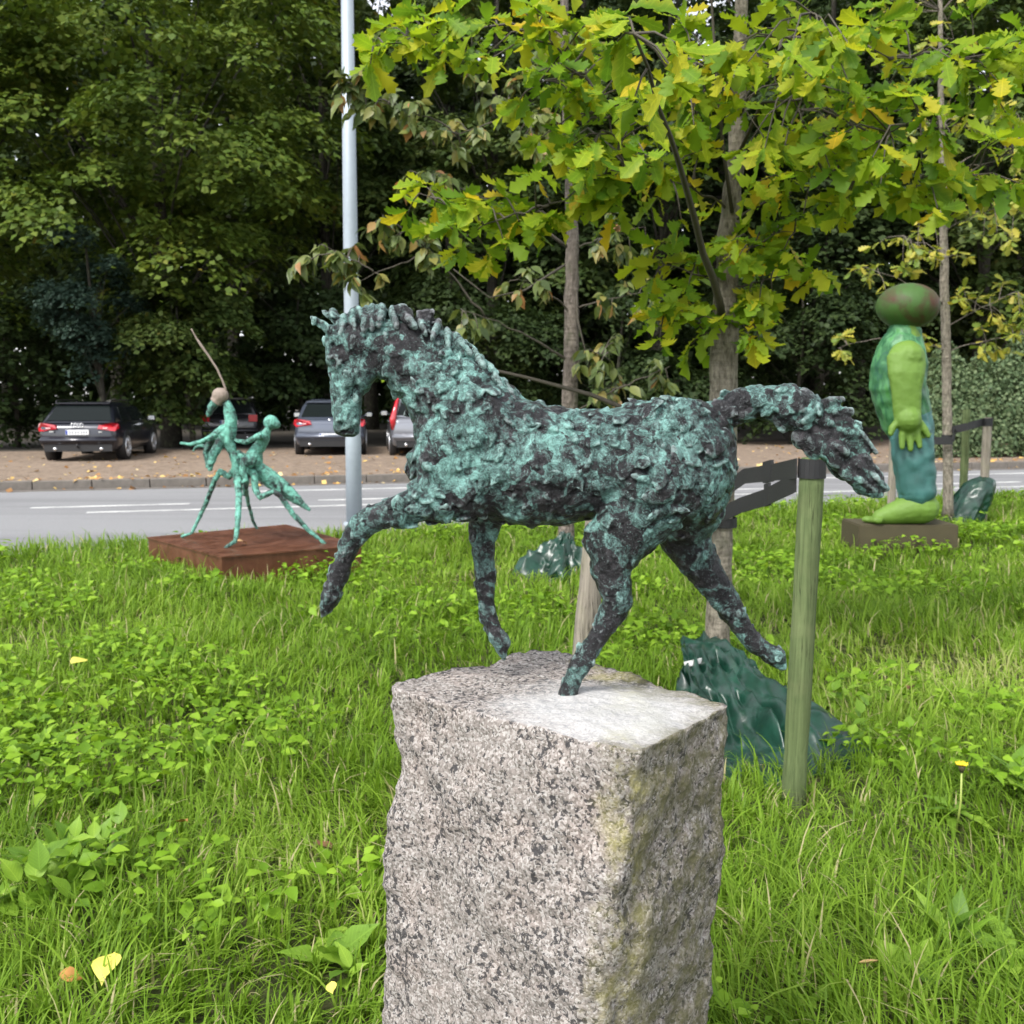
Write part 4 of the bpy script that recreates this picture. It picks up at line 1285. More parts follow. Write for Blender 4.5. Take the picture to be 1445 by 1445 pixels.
def strap_far():
    c0 = Vector((s3t.x, s3.y, s3t.z - .05)); tz = P(1337, 608, 13.0)
    root = thing('tree_strap', 'black strap from the pale stake to the thin yellow oak', 'strap', c0)
    b = B(); ribbon(b, around(c0, .06, R(20), R(-250)), .10); b.obj('stake_loop', M['strap'], root, False)
    b = B(); ribbon(b, [c0 + Vector((-.06, 0, 0)), P(1365, 602, 12.8), tz], .095); b.obj('band', M['strap'], root, False)
    b = B(); ribbon(b, around(Vector((tz.x, 13.0, tz.z - .1)), .07, 0, R(350)), .10); b.obj('trunk_loop', M['strap'], root, False)
    b = B(); ribbon(b, [P(1318, 622, 12.9), P(1345, 622, 12.85), P(1348, 606, 12.9)], .095); b.obj('band', M['strap'], root, False)
strap_far()

def bag(name, label, foot, peak, hpk, rx, ry, seed, rows=13, cols=34, upright=False, tipdir=None, white_tag=None, neck=.09, crumple=1.0):
    """a crumpled vinyl watering bag: sharp folds between the gathered top and the spread foot"""
    foot, peak = Vector(foot), Vector(peak)
    root = thing(name, label, 'watering bag', (foot.x, foot.y, 0))
    rn = random.Random(seed)
    V, F = [], []
    lobes = [(rn.uniform(0, 6.28), rn.uniform(.7, 1.0)) for _ in range(7)]
    jit = [[rn.gauss(0, 1) for _ in range(cols)] for _ in range(rows)]
    ridge = [rn.choice((-1, 1)) * rn.uniform(.3, 1) for _ in range(cols)]
    for j in range(rows):
        t = j / (rows - 1)
        c = foot.lerp(peak, t ** 1.2)
        if upright:
            z = -.03 + (hpk + .03) * t; k = (1 - t ** 5) ** .5 * (1 - .10 * t) + .16
        else:
            z = -.03 + (hpk + .03) * (.75 * t + .25 * (1 - (1 - t) ** 3)); k = (1 - t) ** 1.15 * (1 - neck) + neck
        for i in range(cols):
            a = 2 * math.pi * i / cols
            fold = ridge[i] * math.sin(math.pi * min(1, t * 1.2 + .12)) 
            r_ = k * (1 + (.05 if upright else .17 * crumple) * fold + (.02 if upright else .06 * crumple) * jit[j][i])
            x = c.x + rx * r_ * math.cos(a); y = c.y + ry * r_ * math.sin(a)
            if tipdir is not None:
                w = max(0, math.cos(a - tipdir)) ** 14 * (1 - t) ** 1.5
                x += .10 * w * math.cos(tipdir); y += .10 * w * math.sin(tipdir)
            zz = z + hpk * (.02 if upright else .20 * crumple) * (fold * .8 + jit[j][(i * 3) % cols] * .35) * min(1, t * 5)
            V.append((x, y, max(zz, -.03)))
    for j in range(rows - 1):
        for i in range(cols):
            F.append((j * cols + i, j * cols + (i + 1) % cols, (j + 1) * cols + (i + 1) % cols, (j + 1) * cols + i))
    F.append(tuple(range((rows - 1) * cols, rows * cols)))
    me = B().add(V, F).mesh('bag_skin', root.location)
    cr = me.attributes.new('crease_edge', 'FLOAT', 'EDGE')
    cr.data.foreach_set('value', np.array([rn.choice((0, .35, .6, .8)) for _ in me.edges], np.float32))
    tmp = link('tmp', me)
    m_ = tmp.modifiers.new('s', 'SUBSURF'); m_.levels = m_.render_levels = 3
    out = bpy.data.meshes.new_from_object(tmp.evaluated_get(bpy.context.evaluated_depsgraph_get()))
    bpy.data.objects.remove(tmp)
    out.shade_smooth()
    link('bag_skin', out, M['vinyl'], root)
    if white_tag:
        tree_ = BVHTree.FromPolygons([q_.co + root.location for q_ in out.vertices], [tuple(f_.vertices) for f_ in out.polygons])
        hits = [tree_.ray_cast(Vector((0, 0, CAM_H)), ray(*w_).normalized())[0] for w_ in white_tag]
        if all(h_ is not None for h_ in hits):
            t = B(); ribbon(t, [h_ - ray(*w_).normalized() * .006 for h_, w_ in zip(hits, white_tag)], .028, .003)
            t.obj('care_label', M['plate_white'], root, False)
    return root
f1 = G(1075, 1062); p1 = P(988, 905, 5.5)
bag('watering_bag', 'slumped dark green watering bag spread round the young oak foot', (f1.x, f1.y + .12, 0), (p1.x, 5.42, 0), P(988, 905, 5.45).z, .36, .48, 3, neck=.32, crumple=1.45,
    tipdir=R(-20), white_tag=[(966, 938), (978, 935), (990, 932)])
f2 = G(775, 822)
bag('watering_bag', 'crumpled dark green watering bag at the slim hornbeam foot', (f2.x + .08, f2.y + .45, 0), (P(797, 775, 9.3).x, 9.25, 0), .36, .38, .48, 7, tipdir=R(200))
f3 = G(1382, 742)
bag('watering_bag', 'upright dark green watering bag round the pale far stake', (f3.x, s3.y, 0), (s3.x, s3.y, 0), P(1388, 672, s3.y).z, .22, .22, 9, upright=True)

# ------------------------------------------------------------------ mantis and rider on a rusty steel base
ZB = .25
pc = [G(312, 786, ZB), G(512, 769, ZB), G(404, 740, ZB), G(207, 758, ZB)]
def steel_base():
    c = sum(pc, Vector()) / 4
    root = thing('steel_plinth', 'low square rusty steel base under the mantis sculpture', 'base', (c.x, c.y, 0))
    q = [p - Vector((c.x, c.y, 0)) for p in pc]
    top = B().quadbox([Vector((p.x, p.y, ZB - .012)) for p in q], [Vector((p.x, p.y, ZB)) for p in q])
    top.obj('top_plate', M['rust'], root, False, world=False)
    for i in range(4):
        a, d = q[i] * .985, q[(i + 1) % 4] * .985
        e = Vector((a.x + d.x, a.y + d.y, 0)).normalized() * .01
        b = B().quadbox([Vector((a.x, a.y, -.1)), Vector((d.x, d.y, -.1)), Vector((d.x - e.x, d.y - e.y, -.1)), Vector((a.x - e.x, a.y - e.y, -.1))],
                        [Vector((a.x, a.y, ZB - .012)), Vector((d.x, d.y, ZB - .012)), Vector((d.x - e.x, d.y - e.y, ZB - .012)), Vector((a.x - e.x, a.y - e.y, ZB - .012))])
        b.obj('side_plate', M['rust'], root, False, world=False)
steel_base()

def mantis():
    Yb = 9.6
    k = pxm(Yb)
    root = thing('mantis_sculpture', 'thin green bronze praying mantis sculpture carrying a small rider', 'sculpture', (P(334, 760, Yb).x, Yb, ZB))
    def chain(pts, n=8, wf=1.0, bld=None, flat=None):
        b = bld or B()
        q = [P(p[0], p[1], p[3] if len(p) > 3 else Yb) for p in pts]
        # smooth the path a little
        Q, RR = [], []
        for i in range(len(q) - 1):
            for s in range(4):
                t = s / 4
                Q.append(q[i].lerp(q[i + 1], t)); RR.append(k * 1.0 * (pts[i][2] * (1 - t) + pts[i + 1][2] * t))
        Q.append(q[-1]); RR.append(k * 1.22 * pts[-1][2])
        b.tube(Q, RR, n, wf, flat)
        return b
    rn = random.Random(3)
    def part(name, b, vox=.008, mat='bronze_green', amp=.006):
        me = remesh(b, vox, 2, .5)
        roughen(me, [(22, amp * 1.0, 'n'), (55, amp * .6, 'n')])
        link(name, shift(me, root.location), M[mat], root)
    th = chain([(319, 566, 5), (323, 578, 8), (326, 594, 9), (325, 610, 9), (323, 624, 8), (328, 638, 7), (334, 650, 8), (336, 664, 8), (337, 682, 7)])
    chain([(322, 606, 8), (312, 622, 7), (302, 640, 7, Yb - .04), (297, 655, 5, Yb - .06), (296, 664, 3, Yb - .06)], bld=th)
    chain([(318, 604, 7), (305, 612, 6), (296, 626, 6, Yb + .06), (292, 640, 6, Yb + .08), (295, 660, 4, Yb + .06)], bld=th)
    part('thorax', th)
    hd = B()
    hd.ball(P(311, 558, Yb), (k * 12, k * 11, k * 11)); chain([(311, 559, 11), (304, 568, 8)], bld=hd)
    part('head', hd, .008, 'stone_head', .002)
    fc = chain([(305, 566, 7), (299, 574, 6.5), (295, 582, 4.5), (293, 589, 2)])
    part('face', fc)
    an = chain([(319, 551, 1.5), (314, 537, 1.5), (306, 520, 1.5), (295, 503, 1.5), (283, 486, 2.0), (277, 477, 1.1), (270, 464, .8)], 6)
    an.obj('antenna', M['stone_head'], root)
    for pts in ([(306, 612, 5, Yb - .1), (294, 619, 4, Yb - .14), (282, 624, 3.2, Yb - .16), (268, 627, 2.6, Yb - .18), (254, 625, 1.6, Yb - .2)],
                [(308, 628, 4, Yb + .1), (296, 632, 3, Yb + .12), (284, 628, 2.6, Yb + .14), (276, 631, 2, Yb + .15), (273, 637, 1.2, Yb + .15)]):
        part('foreleg', chain(pts), .006, amp=.004)
    for pts in ([(334, 660, 6), (323, 673, 5, 9.66), (311, 665, 4.5, 9.7), (302, 680, 4, 9.72), (291, 710, 3.5, 9.74), (280, 733, 3, 9.77), (271, 752, 2.3, 9.79), (256, 757.5, 2.2, 9.8)],
                [(336, 672, 6), (337, 700, 4.6, 9.4), (336, 728, 4.2, 9.25), (334, 752, 3.5, 9.2), (332, 764, 3.2, 9.18), (317, 773.5, 2.2, 9.15)],
                [(342, 664, 5), (346, 684, 4, 9.9), (350, 709, 3, 10.2), (357, 735, 2.6, 10.42), (363, 747.5, 2.2, 10.48)],
                [(344, 656, 6), (358, 668, 5.5, 9.5), (361, 692, 5, 9.46), (367, 702, 4.5, 9.44), (386, 693, 4, 9.42), (395, 699, 4.2, 9.42), (414, 726, 4, 9.42), (436, 749, 3.4, 9.42), (460, 768, 2.4, 9.42)],
                [(340, 660, 5), (350, 668, 4, 9.75), (346, 690, 4.5, 9.75), (344, 700, 2, 9.75)]):
        part('leg', chain(pts), .007, amp=.005)
    wg = chain([(333, 638, 5), (343, 648, 9), (360, 660, 12), (382, 676, 13), (402, 691, 11), (420, 706, 7), (438, 721, 1.5)], 12, .6, None, (0, 1, 0))
    part('abdomen', wg, .008)
    rd = B()
    # the rider: seated figure with one arm on the mantis's back
    chain([(357, 656, 16), (358, 646, 17), (362, 636, 12), (368, 628, 10.5), (372, 618, 11.5), (376, 610, 8), (379, 604, 5), (381, 599, 6)], 12, .8, rd)
    rd.ball(P(382, 596, Yb), (k * 10.5, k * 9.5, k * 10.5)); rd.ball(P(390, 599, Yb), (k * 6, k * 6, k * 6.5))
    rd.ball(P(376, 598, Yb), (k * 3, k * 3, k * 2.6))
    for dy in (-.1, .1):
        chain([(370, 614, 6, Yb + dy), (360, 618, 4.6, Yb + dy * 1.1), (347, 624, 3.6, Yb + dy), (335, 622, 3, Yb + dy * .6), (331, 619, 2, Yb + dy * .5)], 8, 1, rd)
        chain([(357, 652, 9, Yb + dy * 1.2), (345, 650, 7, Yb + dy * 1.6), (343, 664, 5, Yb + dy * 1.7), (347, 678, 4, Yb + dy * 1.7), (340, 682, 2.5, Yb + dy * 1.7)], 8, 1, rd)
    part('rider', rd, .007, amp=.004)
mantis()

# ------------------------------------------------------------------ tall barefoot figure
def figure():
    Yf = 10.8
    k = pxm(Yf)
    gb = G(1268, 778)
    zt = P(1268, 741, 10.5).z
    root = thing('figure_sculpture', 'tall green barefoot figure with big round brown head, arms hanging', 'sculpture', (P(1275, 740, Yf).x, Yf, zt))
    c = P(1268, 740, Yf)
    blk = thing('block_plinth', 'low brown block under the tall barefoot figure', 'base', (c.x, Yf, 0))
    w = 138 * k
    bb = B().box((0, 0, (zt) / 2 - .06), (w, .58, zt + .12)); me = bb.mesh('block_body', smooth=False)
    bm = bmesh.new(); bm.from_mesh(me); bmesh.ops.bevel(bm, geom=bm.edges[:], offset=.012, segments=2, affect='EDGES'); bm.to_mesh(me); bm.free()
    link('block_body', me, M['block'], blk)
    def pt(x, y, dy=0): return P(x, y, Yf + dy)
    D = (0, 1, 0)
    def tube(b, pts, wf=1.0, n=16):
        b.tube([pt(p[0], p[1], p[3] if len(p) > 3 else 0) for p in pts], [k * p[2] for p in pts], n, wf, D)
        for p in (pts[0], pts[-1]): b.ball(pt(p[0], p[1], p[3] if len(p) > 3 else 0), (k * p[2] * .97,) * 3, None, 12, 8)
    # body: neck, trunk, arms with hands, legs and feet in one surface
    b = B()
    tube(b, [(1277, 462, 20), (1275, 478, 24), (1272, 495, 31), (1268, 520, 35), (1268, 545, 35), (1274, 570, 33), (1281, 592, 32), (1287, 612, 28)], 1.05)
    for s in (-1, 1):
        dy = s * .34
        tube(b, [(1279, 506, 25.5, s * .27), (1279, 508, 27, dy), (1279, 528, 25, dy * 1.12), (1279, 552, 20.5, dy * 1.16), (1280, 580, 19, dy * 1.16), (1281, 592, 18.5, dy * 1.16)], .5)
        b.ball(pt(1282, 598, dy * 1.16), (k * 17, k * 4, k * 13))
        dy *= 1.03
        for (x0, y0, x1, y1, x2, y2, r) in ((1268, 594, 1260, 603, 1257, 612, 5.5), (1275, 602, 1273, 617, 1273, 631, 5.4), (1283, 604, 1284, 619, 1285, 634, 5.4), (1291, 602, 1295, 616, 1298, 630, 5.2), (1298, 596, 1305, 606, 1310, 615, 5)):
            b.tube([pt(x0, y0, dy * 1.13), pt(x1, y1, dy * 1.13 - .01), pt(x2, y2, dy * 1.13 - .025)], [k * r, k * r * .95, k * r * .7], 8, 1, D)
            b.ball(pt(x2, y2, dy * 1.13 - .025), (k * r * .7,) * 3, None, 8, 6)
        ly = s * .20
        tube(b, [(1287, 615, 26, ly), (1290, 650, 25, ly), (1294, 690, 22, ly), (1300, 712, 20, ly)], .9)
        tube(b, [(1303, 717, 22, ly), (1285, 718, 21, ly), (1262, 724, 16, ly), (1240, 730, 10, ly)], 1.0)
        for q in range(5):
            b.ball(pt(1226 + q * 2.2 + (4 if q else 0), 734 + (0 if q else -1), ly + s * (-.085 + q * .045)), (k * (11 if q == 0 else 8), k * (6.5 if q == 0 else 4.4), k * 5.0), None, 8, 6)
    me = remesh(b, .011, 7, .5)
    for v in me.vertices:
        if v.co.z < zt: v.co.z = zt
    roughen(me, [(14, .004, 'n'), (34, .002, 'ridge')])
    link('body', shift(me, root.location), M['skin_green'], root)
    # shirt and trousers
    sh = B()
    tube(sh, [(1275, 474, 25), (1272, 492, 33), (1268, 520, 37.5), (1267, 545, 38), (1273, 572, 36), (1281, 596, 34)], 1.06)
    me = remesh(sh, .012, 2, .5); roughen(me, [(9, .018, 'n')])
    link('shirt', shift(me, root.location), M['cloth_paint'], root)
    tr = B()
    tube(tr, [(1279, 588, 34), (1285, 606, 32), (1288, 622, 29)], 1.1)
    for s in (-1, 1): tube(tr, [(1287, 616, 28, s * .19), (1289, 645, 28.5, s * .20), (1292, 672, 27, s * .20), (1294, 692, 26.5, s * .20)], .95)
    me = remesh(tr, .012, 2, .5); roughen(me, [(9, .02, 'n')])
    link('trousers', shift(me, root.location), M['denim_paint'], root)
    hd = B().ball(pt(1281, 432), (k * 43, k * 40, k * 31.5), None, 32, 20)
    hd.ball(pt(1278, 462), (k * 20, k * 20, k * 10))
    me = remesh(hd, .012, 2, .5)
    link('head', shift(me, root.location), M['head_paint'], root)
figure()

# ------------------------------------------------------------------ parked cars
M['tyre'] = plain('tyre_rubber', (.012, .012, .013), .85, nscale=30)
M['rim'] = plain('alloy', (.55, .56, .58), .3, .8, nscale=20, namt=.1)
M['chrome'] = plain('chrome', (.75, .76, .78), .15, .9, nscale=20, namt=.05)
M['red_lens'] = plain('red_lens', (.42, .012, .022), .12, 0, .7, nscale=20, namt=.25, **{'Coat Weight': .6})
M['clear_lens'] = plain('clear_lens', (.75, .45, .45), .1, 0, .7)
M['plate'] = plain('number_plate', (.75, .76, .77), .4, nscale=20, namt=.05)
M['ink'] = plain('plate_ink', (.30, .31, .33), .5)
M['blue'] = plain('plate_blue', (.02, .05, .30), .4)
M['trim'] = plain('black_trim', (.012, .012, .013), .5)
def mat_glass():
    m = N('tinted_glass')
    return m.done(m.bsdf((.010, .013, .013), .05, 0, .10))
M['glass'] = mat_glass()
def paint(name, c): return plain(name, c, .28, .35, .5, 60, .06, **{'Coat Weight': .8, 'Coat Roughness': .06})  # car colours toned darker, standing in for the shade under the trees
M['paint_black'] = paint('black_blue_paint', (.010, .011, .020))
M['paint_grey'] = paint('grey_blue_paint', (.075, .088, .12))
M['paint_silver'] = paint('silver_paint', (.16, .168, .19))
M['paint_char'] = paint('charcoal_paint', (.022, .022, .026))

def car(name, label, rear, heading, mat, L=4.7, Wd=1.83, Hh=1.43, belt=.93, style='estate', tail='wide', rings=False):
    """local axes: x to the car's right, y forward from the rear bumper, z up"""
    root = thing(name, label, 'car', (rear.x, rear.y, ZPARK), -heading, 'cars parked in front of the wood')
    W = Wd / 2
    def o(b, nm, m_, sm=True, par=None): 
        return link(nm, b.mesh(nm, smooth=sm), m_ if not isinstance(m_, str) else M[m_], par or root)
    # lower body: rounded sections along the length
    ys = [0, .06, .18, .5, 1.2, 2.3, 3.3, 3.9, 4.35, 4.6, 4.7]
    hw = [.86, .93, .97, .99, 1, 1, 1, .985, .95, .86, .74]
    tp = [belt - .14, belt - .04, belt, belt + .01, belt, belt - .02, belt - .05, belt - .12, belt - .20, belt - .30, belt - .40]
    bt = [.34, .27, .24, .22, .20, .20, .20, .22, .24, .28, .34]
    b = B(); V = []; n = 14
    for y, h, t, z0 in zip(ys, hw, tp, bt):
        y *= L / 4.7; w = W * h
        sec = [(w * .80, z0), (w * .93, z0 + .05), (w, z0 + .18), (w, z0 + (t - z0) * .62), (w * .985, z0 + (t - z0) * .85), (w * .95, t - .012), (w * .86, t)]
        V += [(x, y, z) for x, z in sec] + [(-x, y, z) for x, z in reversed(sec)]
    F = [(i * n + k, i * n + (k + 1) % n, (i + 1) * n + (k + 1) % n, (i + 1) * n + k) for i in range(len(ys) - 1) for k in range(n)]
    F += [tuple(range(n - 1, -1, -1)), tuple(range((len(ys) - 1) * n, len(ys) * n))]
    b.add(V, F); body = o(b, 'body', mat)
    # greenhouse
    if style == 'estate': gy, gz = [.12, .58, .85, 1.6, 2.3, 2.75, 3.45], [belt, Hh - .07, Hh - .01, Hh, Hh - .02, Hh - .08, belt - .06]
    elif style == 'tall': gy, gz = [.12, .26, .5, 1.5, 2.3, 2.75, 3.4], [belt, Hh - .07, Hh - .01, Hh, Hh - .02, Hh - .1, belt - .06]
    else: gy, gz = [.28, .85, 1.25, 1.8, 2.3, 2.75, 3.5], [belt, Hh - .11, Hh - .02, Hh, Hh - .02, Hh - .1, belt - .06]
    b = B(); V = []; n = 8
    for y, z in zip(gy, gz):
        y *= L / 4.7
        zb = belt - .06
        wb = W * .93; f = min(1, (z - zb) / (Hh - zb)); wt = wb - .20 * f
        sec = [(wb, zb), (wb - .20 * f * .75, zb + (z - zb) * .80), (wt - .03, z - .04 * f), (wt - .13, z)]
        V += [(x, y, zz) for x, zz in sec] + [(-x, y, zz) for x, zz in reversed(sec)]
    F = [(i * n + k, i * n + (k + 1) % n, (i + 1) * n + (k + 1) % n, (i + 1) * n + k) for i in range(len(gy) - 1) for k in range(n)]
    b.add(V, F); o(b, 'cabin', mat)
    sc = L / 4.7
    # rear screen, a pane just proud of the slope
    y0, z0, y1, z1 = gy[0] * sc, gz[0], gy[1] * sc, gz[1]
    nrm = Vector((0, -(z1 - z0), (y1 - y0))).normalized() * .012
    def slope(t): return Vector((0, y0 + (y1 - y0) * t, z0 + (z1 - z0) * t))
    b = B()
    lo, hi = slope(.10), slope(.93)
    wl, wh = W * .80, W * .66
    q = [lo + Vector((-wl, 0, 0)), lo + Vector((wl, 0, 0)), hi + Vector((wh, 0, 0)), hi + Vector((-wh, 0, 0))]
    b.quadbox(q, [p + nrm for p in q]); o(b, 'rear_window', 'glass', False)
    sp = B().box((0, y1 + .02, z1 + .035), (W * 1.36, .20, .03)); o(sp, 'spoiler', mat, False)
    # side windows
    ends = [(gy[1] + .05, 1.35), (1.42, 2.28), (2.36, 3.02)] if style != 'saloon' else [(1.0, 1.6), (1.66, 2.3), (2.36, 3.05)]
    for s in (-1, 1):
        for (a, c), cut in zip(ends, (.30 if style != 'tall' else .1, 0, .42)):
            a *= sc; c *= sc
            wb, wt = W * .93 - .012, W * .93 - .14
            zb, zt_ = belt + .02, Hh - .13
            ax = a + (cut if cut == .30 else 0); cx = c - (.40 if cut == .42 else 0)
            q = [Vector((s * wb, a, zb)), Vector((s * wb, c, zb)), Vector((s * wt, cx, zt_)), Vector((s * wt, ax * .6 + a * .4, zt_))]
            out = Vector((s * .016, 0, .006))
            b = B()
            b.quadbox(*(([p for p in q], [p + out for p in q]) if s > 0 else ([p for p in reversed(q)], [p + out for p in reversed(q)])))
            o(b, 'side_window', 'glass', False)
        # mirror, handles, roof rail
        m_ = B().ball((s * (W + .10), 3.12 * sc, belt + .06), (.11, .07, .075)); m_.box((s * (W + .0), 3.12 * sc, belt + .03), (.12, .05, .03))
        mo = o(m_, 'wing_mirror', mat)
        g_ = B().box((s * (W + .10), 3.055 * sc, belt + .06), (.15, .008, .10)); o(g_, 'mirror_glass', 'chrome', False, mo)
        for yh in (1.55, 2.45):
            h_ = B().box((s * (W + .006), yh * sc, belt - .13), (.03, .17, .025)); o(h_, 'door_handle', mat, False)
        for yy in (1.38, 2.32):
            sl_ = B().box((s * (W * 1.0 + .001), yy * sc, .62), (.006, .008, .52)); o(sl_, 'door_gap', 'trim', False)
        if style in ('estate', 'tall'):
            r_ = B().tube([(s * (W - .30), .55 * sc, Hh - .02), (s * (W - .29), .65 * sc, Hh + .035), (s * (W - .29), 2.2 * sc, Hh + .035), (s * (W - .30), 2.35 * sc, Hh - .02)], [.014] * 4, 6)
            o(r_, 'roof_rail', 'chrome' if style == 'tall' else 'trim')
    # bumper, lower valance
    bp = B().box((0, -.01, .50), (Wd * .95, .10, .16)); me = bp.mesh('bumper', smooth=False)
    bm = bmesh.new(); bm.from_mesh(me); bmesh.ops.bevel(bm, geom=bm.edges[:], offset=.04, segments=3, affect='EDGES'); bm.to_mesh(me); bm.free(); me.shade_smooth()
    link('bumper', me, mat, root)
    o(B().box((0, .05, .32), (Wd * .84, .12, .16)), 'valance', 'trim', False)
    for s in (-1, 1): o(B().tube([(s * .52, -.03, .30), (s * .52, .10, .30)], [.04, .04], 12), 'exhaust', 'chrome')
    # tail lights
    for s in (-1, 1):
        if tail == 'wide':
            b = B()
            q = [Vector((s * W * .48, -.012, belt - .14)), Vector((s * W * .91, .0, belt - .20)), Vector((s * W * .985, .16, belt - .13)), Vector((s * W * .96, .16, belt - .02)), Vector((s * W * .86, .015, belt + .0)), Vector((s * W * .52, .0, belt - .05))]
            out = Vector((s * .02, -.035, 0)); inn = Vector((0, .06, 0))
            A_, C_ = [p + inn for p in q], [p + out for p in q]
            if s < 0: A_, C_ = A_[::-1], C_[::-1]
            b.quadbox(A_, C_); t_ = o(b, 'tail_light', 'red_lens', False)
            o(B().box((s * W * .70, -.052, belt - .12), (.10, .012, .03)), 'reverse_lamp', 'clear_lens', False, t_)
        elif tail == 'tall':
            b = B().tube([(s * W * .90, .10, belt - .30), (s * W * .93, .03, belt - .05), (s * W * .86, .12, belt + .2), (s * W * .78, .24, Hh - .1)], [.07, .085, .06, .045], 8); o(b, 'tail_light', 'red_lens')
        else:
            b = B().box((s * W * .80, .0, belt - .10), (.26, .14, .20)); me = b.mesh('tail_light', smooth=False); link('tail_light', me, M['red_lens'], root)
    # plate and marks
    pl = B().box((0, -.035, belt - .22 if style != 'saloon' else .52), (.52, .02, .115)); p_ = o(pl, 'number_plate', 'plate', False)
    zpl = belt - .22 if style != 'saloon' else .52
    o(B().box((-.235, -.049, zpl), (.04, .006, .10)), 'country_band', 'blue', False, p_)
    for gx in (-.16, -.105, -.03, .025, .10, .155, .21):
        o(B().box((gx, -.048, zpl), (.034, .004, .065)), 'plate_character', 'ink', False, p_)
    if rings:
        for i in range(4):
            c = Vector((-.096 + i * .064, -.02, belt - .055)); m_ = B()
            pts = [c + Vector((.042 * math.cos(a), 0, .042 * math.sin(a))) for a in np.linspace(0, 2 * math.pi, 17)]
            m_.tube(pts, [.008] * 17, 6, cap=False); o(m_, 'ring_emblem', 'chrome')
        o(B().box((-.58, -.035, belt - .20), (.10, .01, .035)), 'model_badge', 'chrome', False)
        o(B().box((.52, -.035, belt - .215), (.09, .01, .03)), 'engine_badge', 'chrome', False)
        o(B().tube([(0, .1, .33), (0, -.08, .34), (0, -.10, .42)], [.02, .02, .02], 8), 'tow_hook', 'trim')
    else:
        o(B().ball((0, -.01 if style != 'saloon' else .1, belt - .05), (.05, .03, .05)), 'badge', 'chrome')
    # wheels
    for s in (-1, 1):
        for yw in (.86 * sc, 3.68 * sc):
            x = s * (W - .10)
            arch = B().tube([(s * (W - .20), yw, .345), (s * (W + .004), yw, .345)], [.385, .385], 28); o(arch, 'wheel_arch', 'trim')
            t_ = B().tube([(x - .10, yw, .325), (x - .09, yw, .325), (x + .0, yw, .325), (x + .09, yw, .325), (x + .105, yw, .325)], [.29, .325, .332, .325, .29], 28); w_ = o(t_, 'tyre', 'tyre')
            r_ = B(); xo = x + s * .108
            r_.tube([(xo - .01, yw, .325), (xo + s * .008, yw, .325)], [.07, .06], 12)
            for k in range(10):
                a = k * math.pi / 5
                e = Vector((xo, yw + .225 * math.cos(a), .325 + .225 * math.sin(a)))
                r_.tube([Vector((xo, yw + .05 * math.cos(a), .325 + .05 * math.sin(a))), e], [.026, .020], 6)
            ring = [Vector((xo, yw + .232 * math.cos(a), .325 + .232 * math.sin(a))) for a in np.linspace(0, 2 * math.pi, 25)]
            r_.tube(ring, [.022] * 25, 6, cap=False)
            o(r_, 'rim', 'rim', True, w_)
    return root
def spot(px, Y): return Vector(((px - CX) / FPX * Y, Y, 0))
car('parked_car', 'black estate car with red tail lights parked under the maple', spot(111, 24.1), R(-7), M['paint_black'], Hh=1.40, belt=.91, rings=True)
car('parked_car', 'charcoal car with round red tail light half hidden behind the mantis', spot(325, 31), R(-9), M['paint_char'], 4.3, 1.75, 1.5, .98, 'tall', 'block')
car('parked_car', 'grey-blue car seen from behind between mantis and lamp post', spot(466, 26.6), R(-8), M['paint_grey'], 4.6, 1.84, 1.46, .95, 'saloon', 'wide')
car('parked_car', 'silver estate with tall red tail lights behind the horse neck', spot(602, 26.2), R(-8), M['paint_silver'], 4.7, 1.83, 1.58, 1.0, 'tall', 'tall')

# ------------------------------------------------------------------ grass, ground cover, plants, fallen leaves
ST_C = Vector((sum(p.x for p in top_c) / 4, sum(p.y for p in top_c) / 4, 0))
def vnoise(x, y, s, seed=0):
    return (np.sin(x * s + seed) * np.cos(y * s * 1.13 + 1.7 * seed) + np.sin((x * .8 + y * .6) * s * 1.9 + seed * 2.1) * .6 + np.cos((x * .55 - y * .83) * s * 3.1 + seed) * .4) / 2
def keep(x, y):
    k = (np.hypot(x - ST_C.x, y - ST_C.y) > .20)
    k &= ~((np.abs(x - P(1268, 740, 10.8).x) < .54) & (np.abs(y - 10.8) < .30))
    cx, cy = sum(p.x for p in pc) / 4, sum(p.y for p in pc) / 4
    for i in range(4):
        pass
    a = np.ones_like(x, bool)
    for i in range(4):
        p, q = pc[i], pc[(i + 1) % 4]
        a &= ((q.x - p.x) * (y - p.y) - (q.y - p.y) * (x - p.x)) > 0
    k &= ~a
    for (fx, fy, r) in ((f1.x - .03, f1.y + .25, .42), (f2.x + .05, f2.y + .55, .40), (s3.x, s3.y, .22)):
        k &= np.hypot(x - fx, y - fy) > r
    return k & (y < yedge(x) - .02)
def sample(n, rg, p=1.25, near=1.75, far=19.0, margin=1.0):
    # more blades near the camera, where each one shows
    u = rg.random(n)
    e = 2 - p
    d = (near ** e + u * (far ** e - near ** e)) ** (1 / e)
    x = rg.uniform(-1, 1, n) * (d * .52 + margin)
    return x, d

M['grass'] = leafy('grass_blades', [(0, (.072, .140, .012)), (.35, (.132, .24, .018)), (.7, (.215, .345, .034)), (.9, (.32, .43, .08)), (1, (.46, .41, .22))], .40, .5, .16)
M['cover'] = leafy('ground_cover_leaves', [(0, (.10, .20, .012)), (.5, (.175, .32, .018)), (1, (.28, .44, .04))], .38, .48, .2)
M['broad'] = leafy('broad_leaf', [(0, (.10, .20, .025)), (.5, (.17, .30, .03)), (1, (.27, .42, .05))], .36, .45, .25, 'object', vein=9)

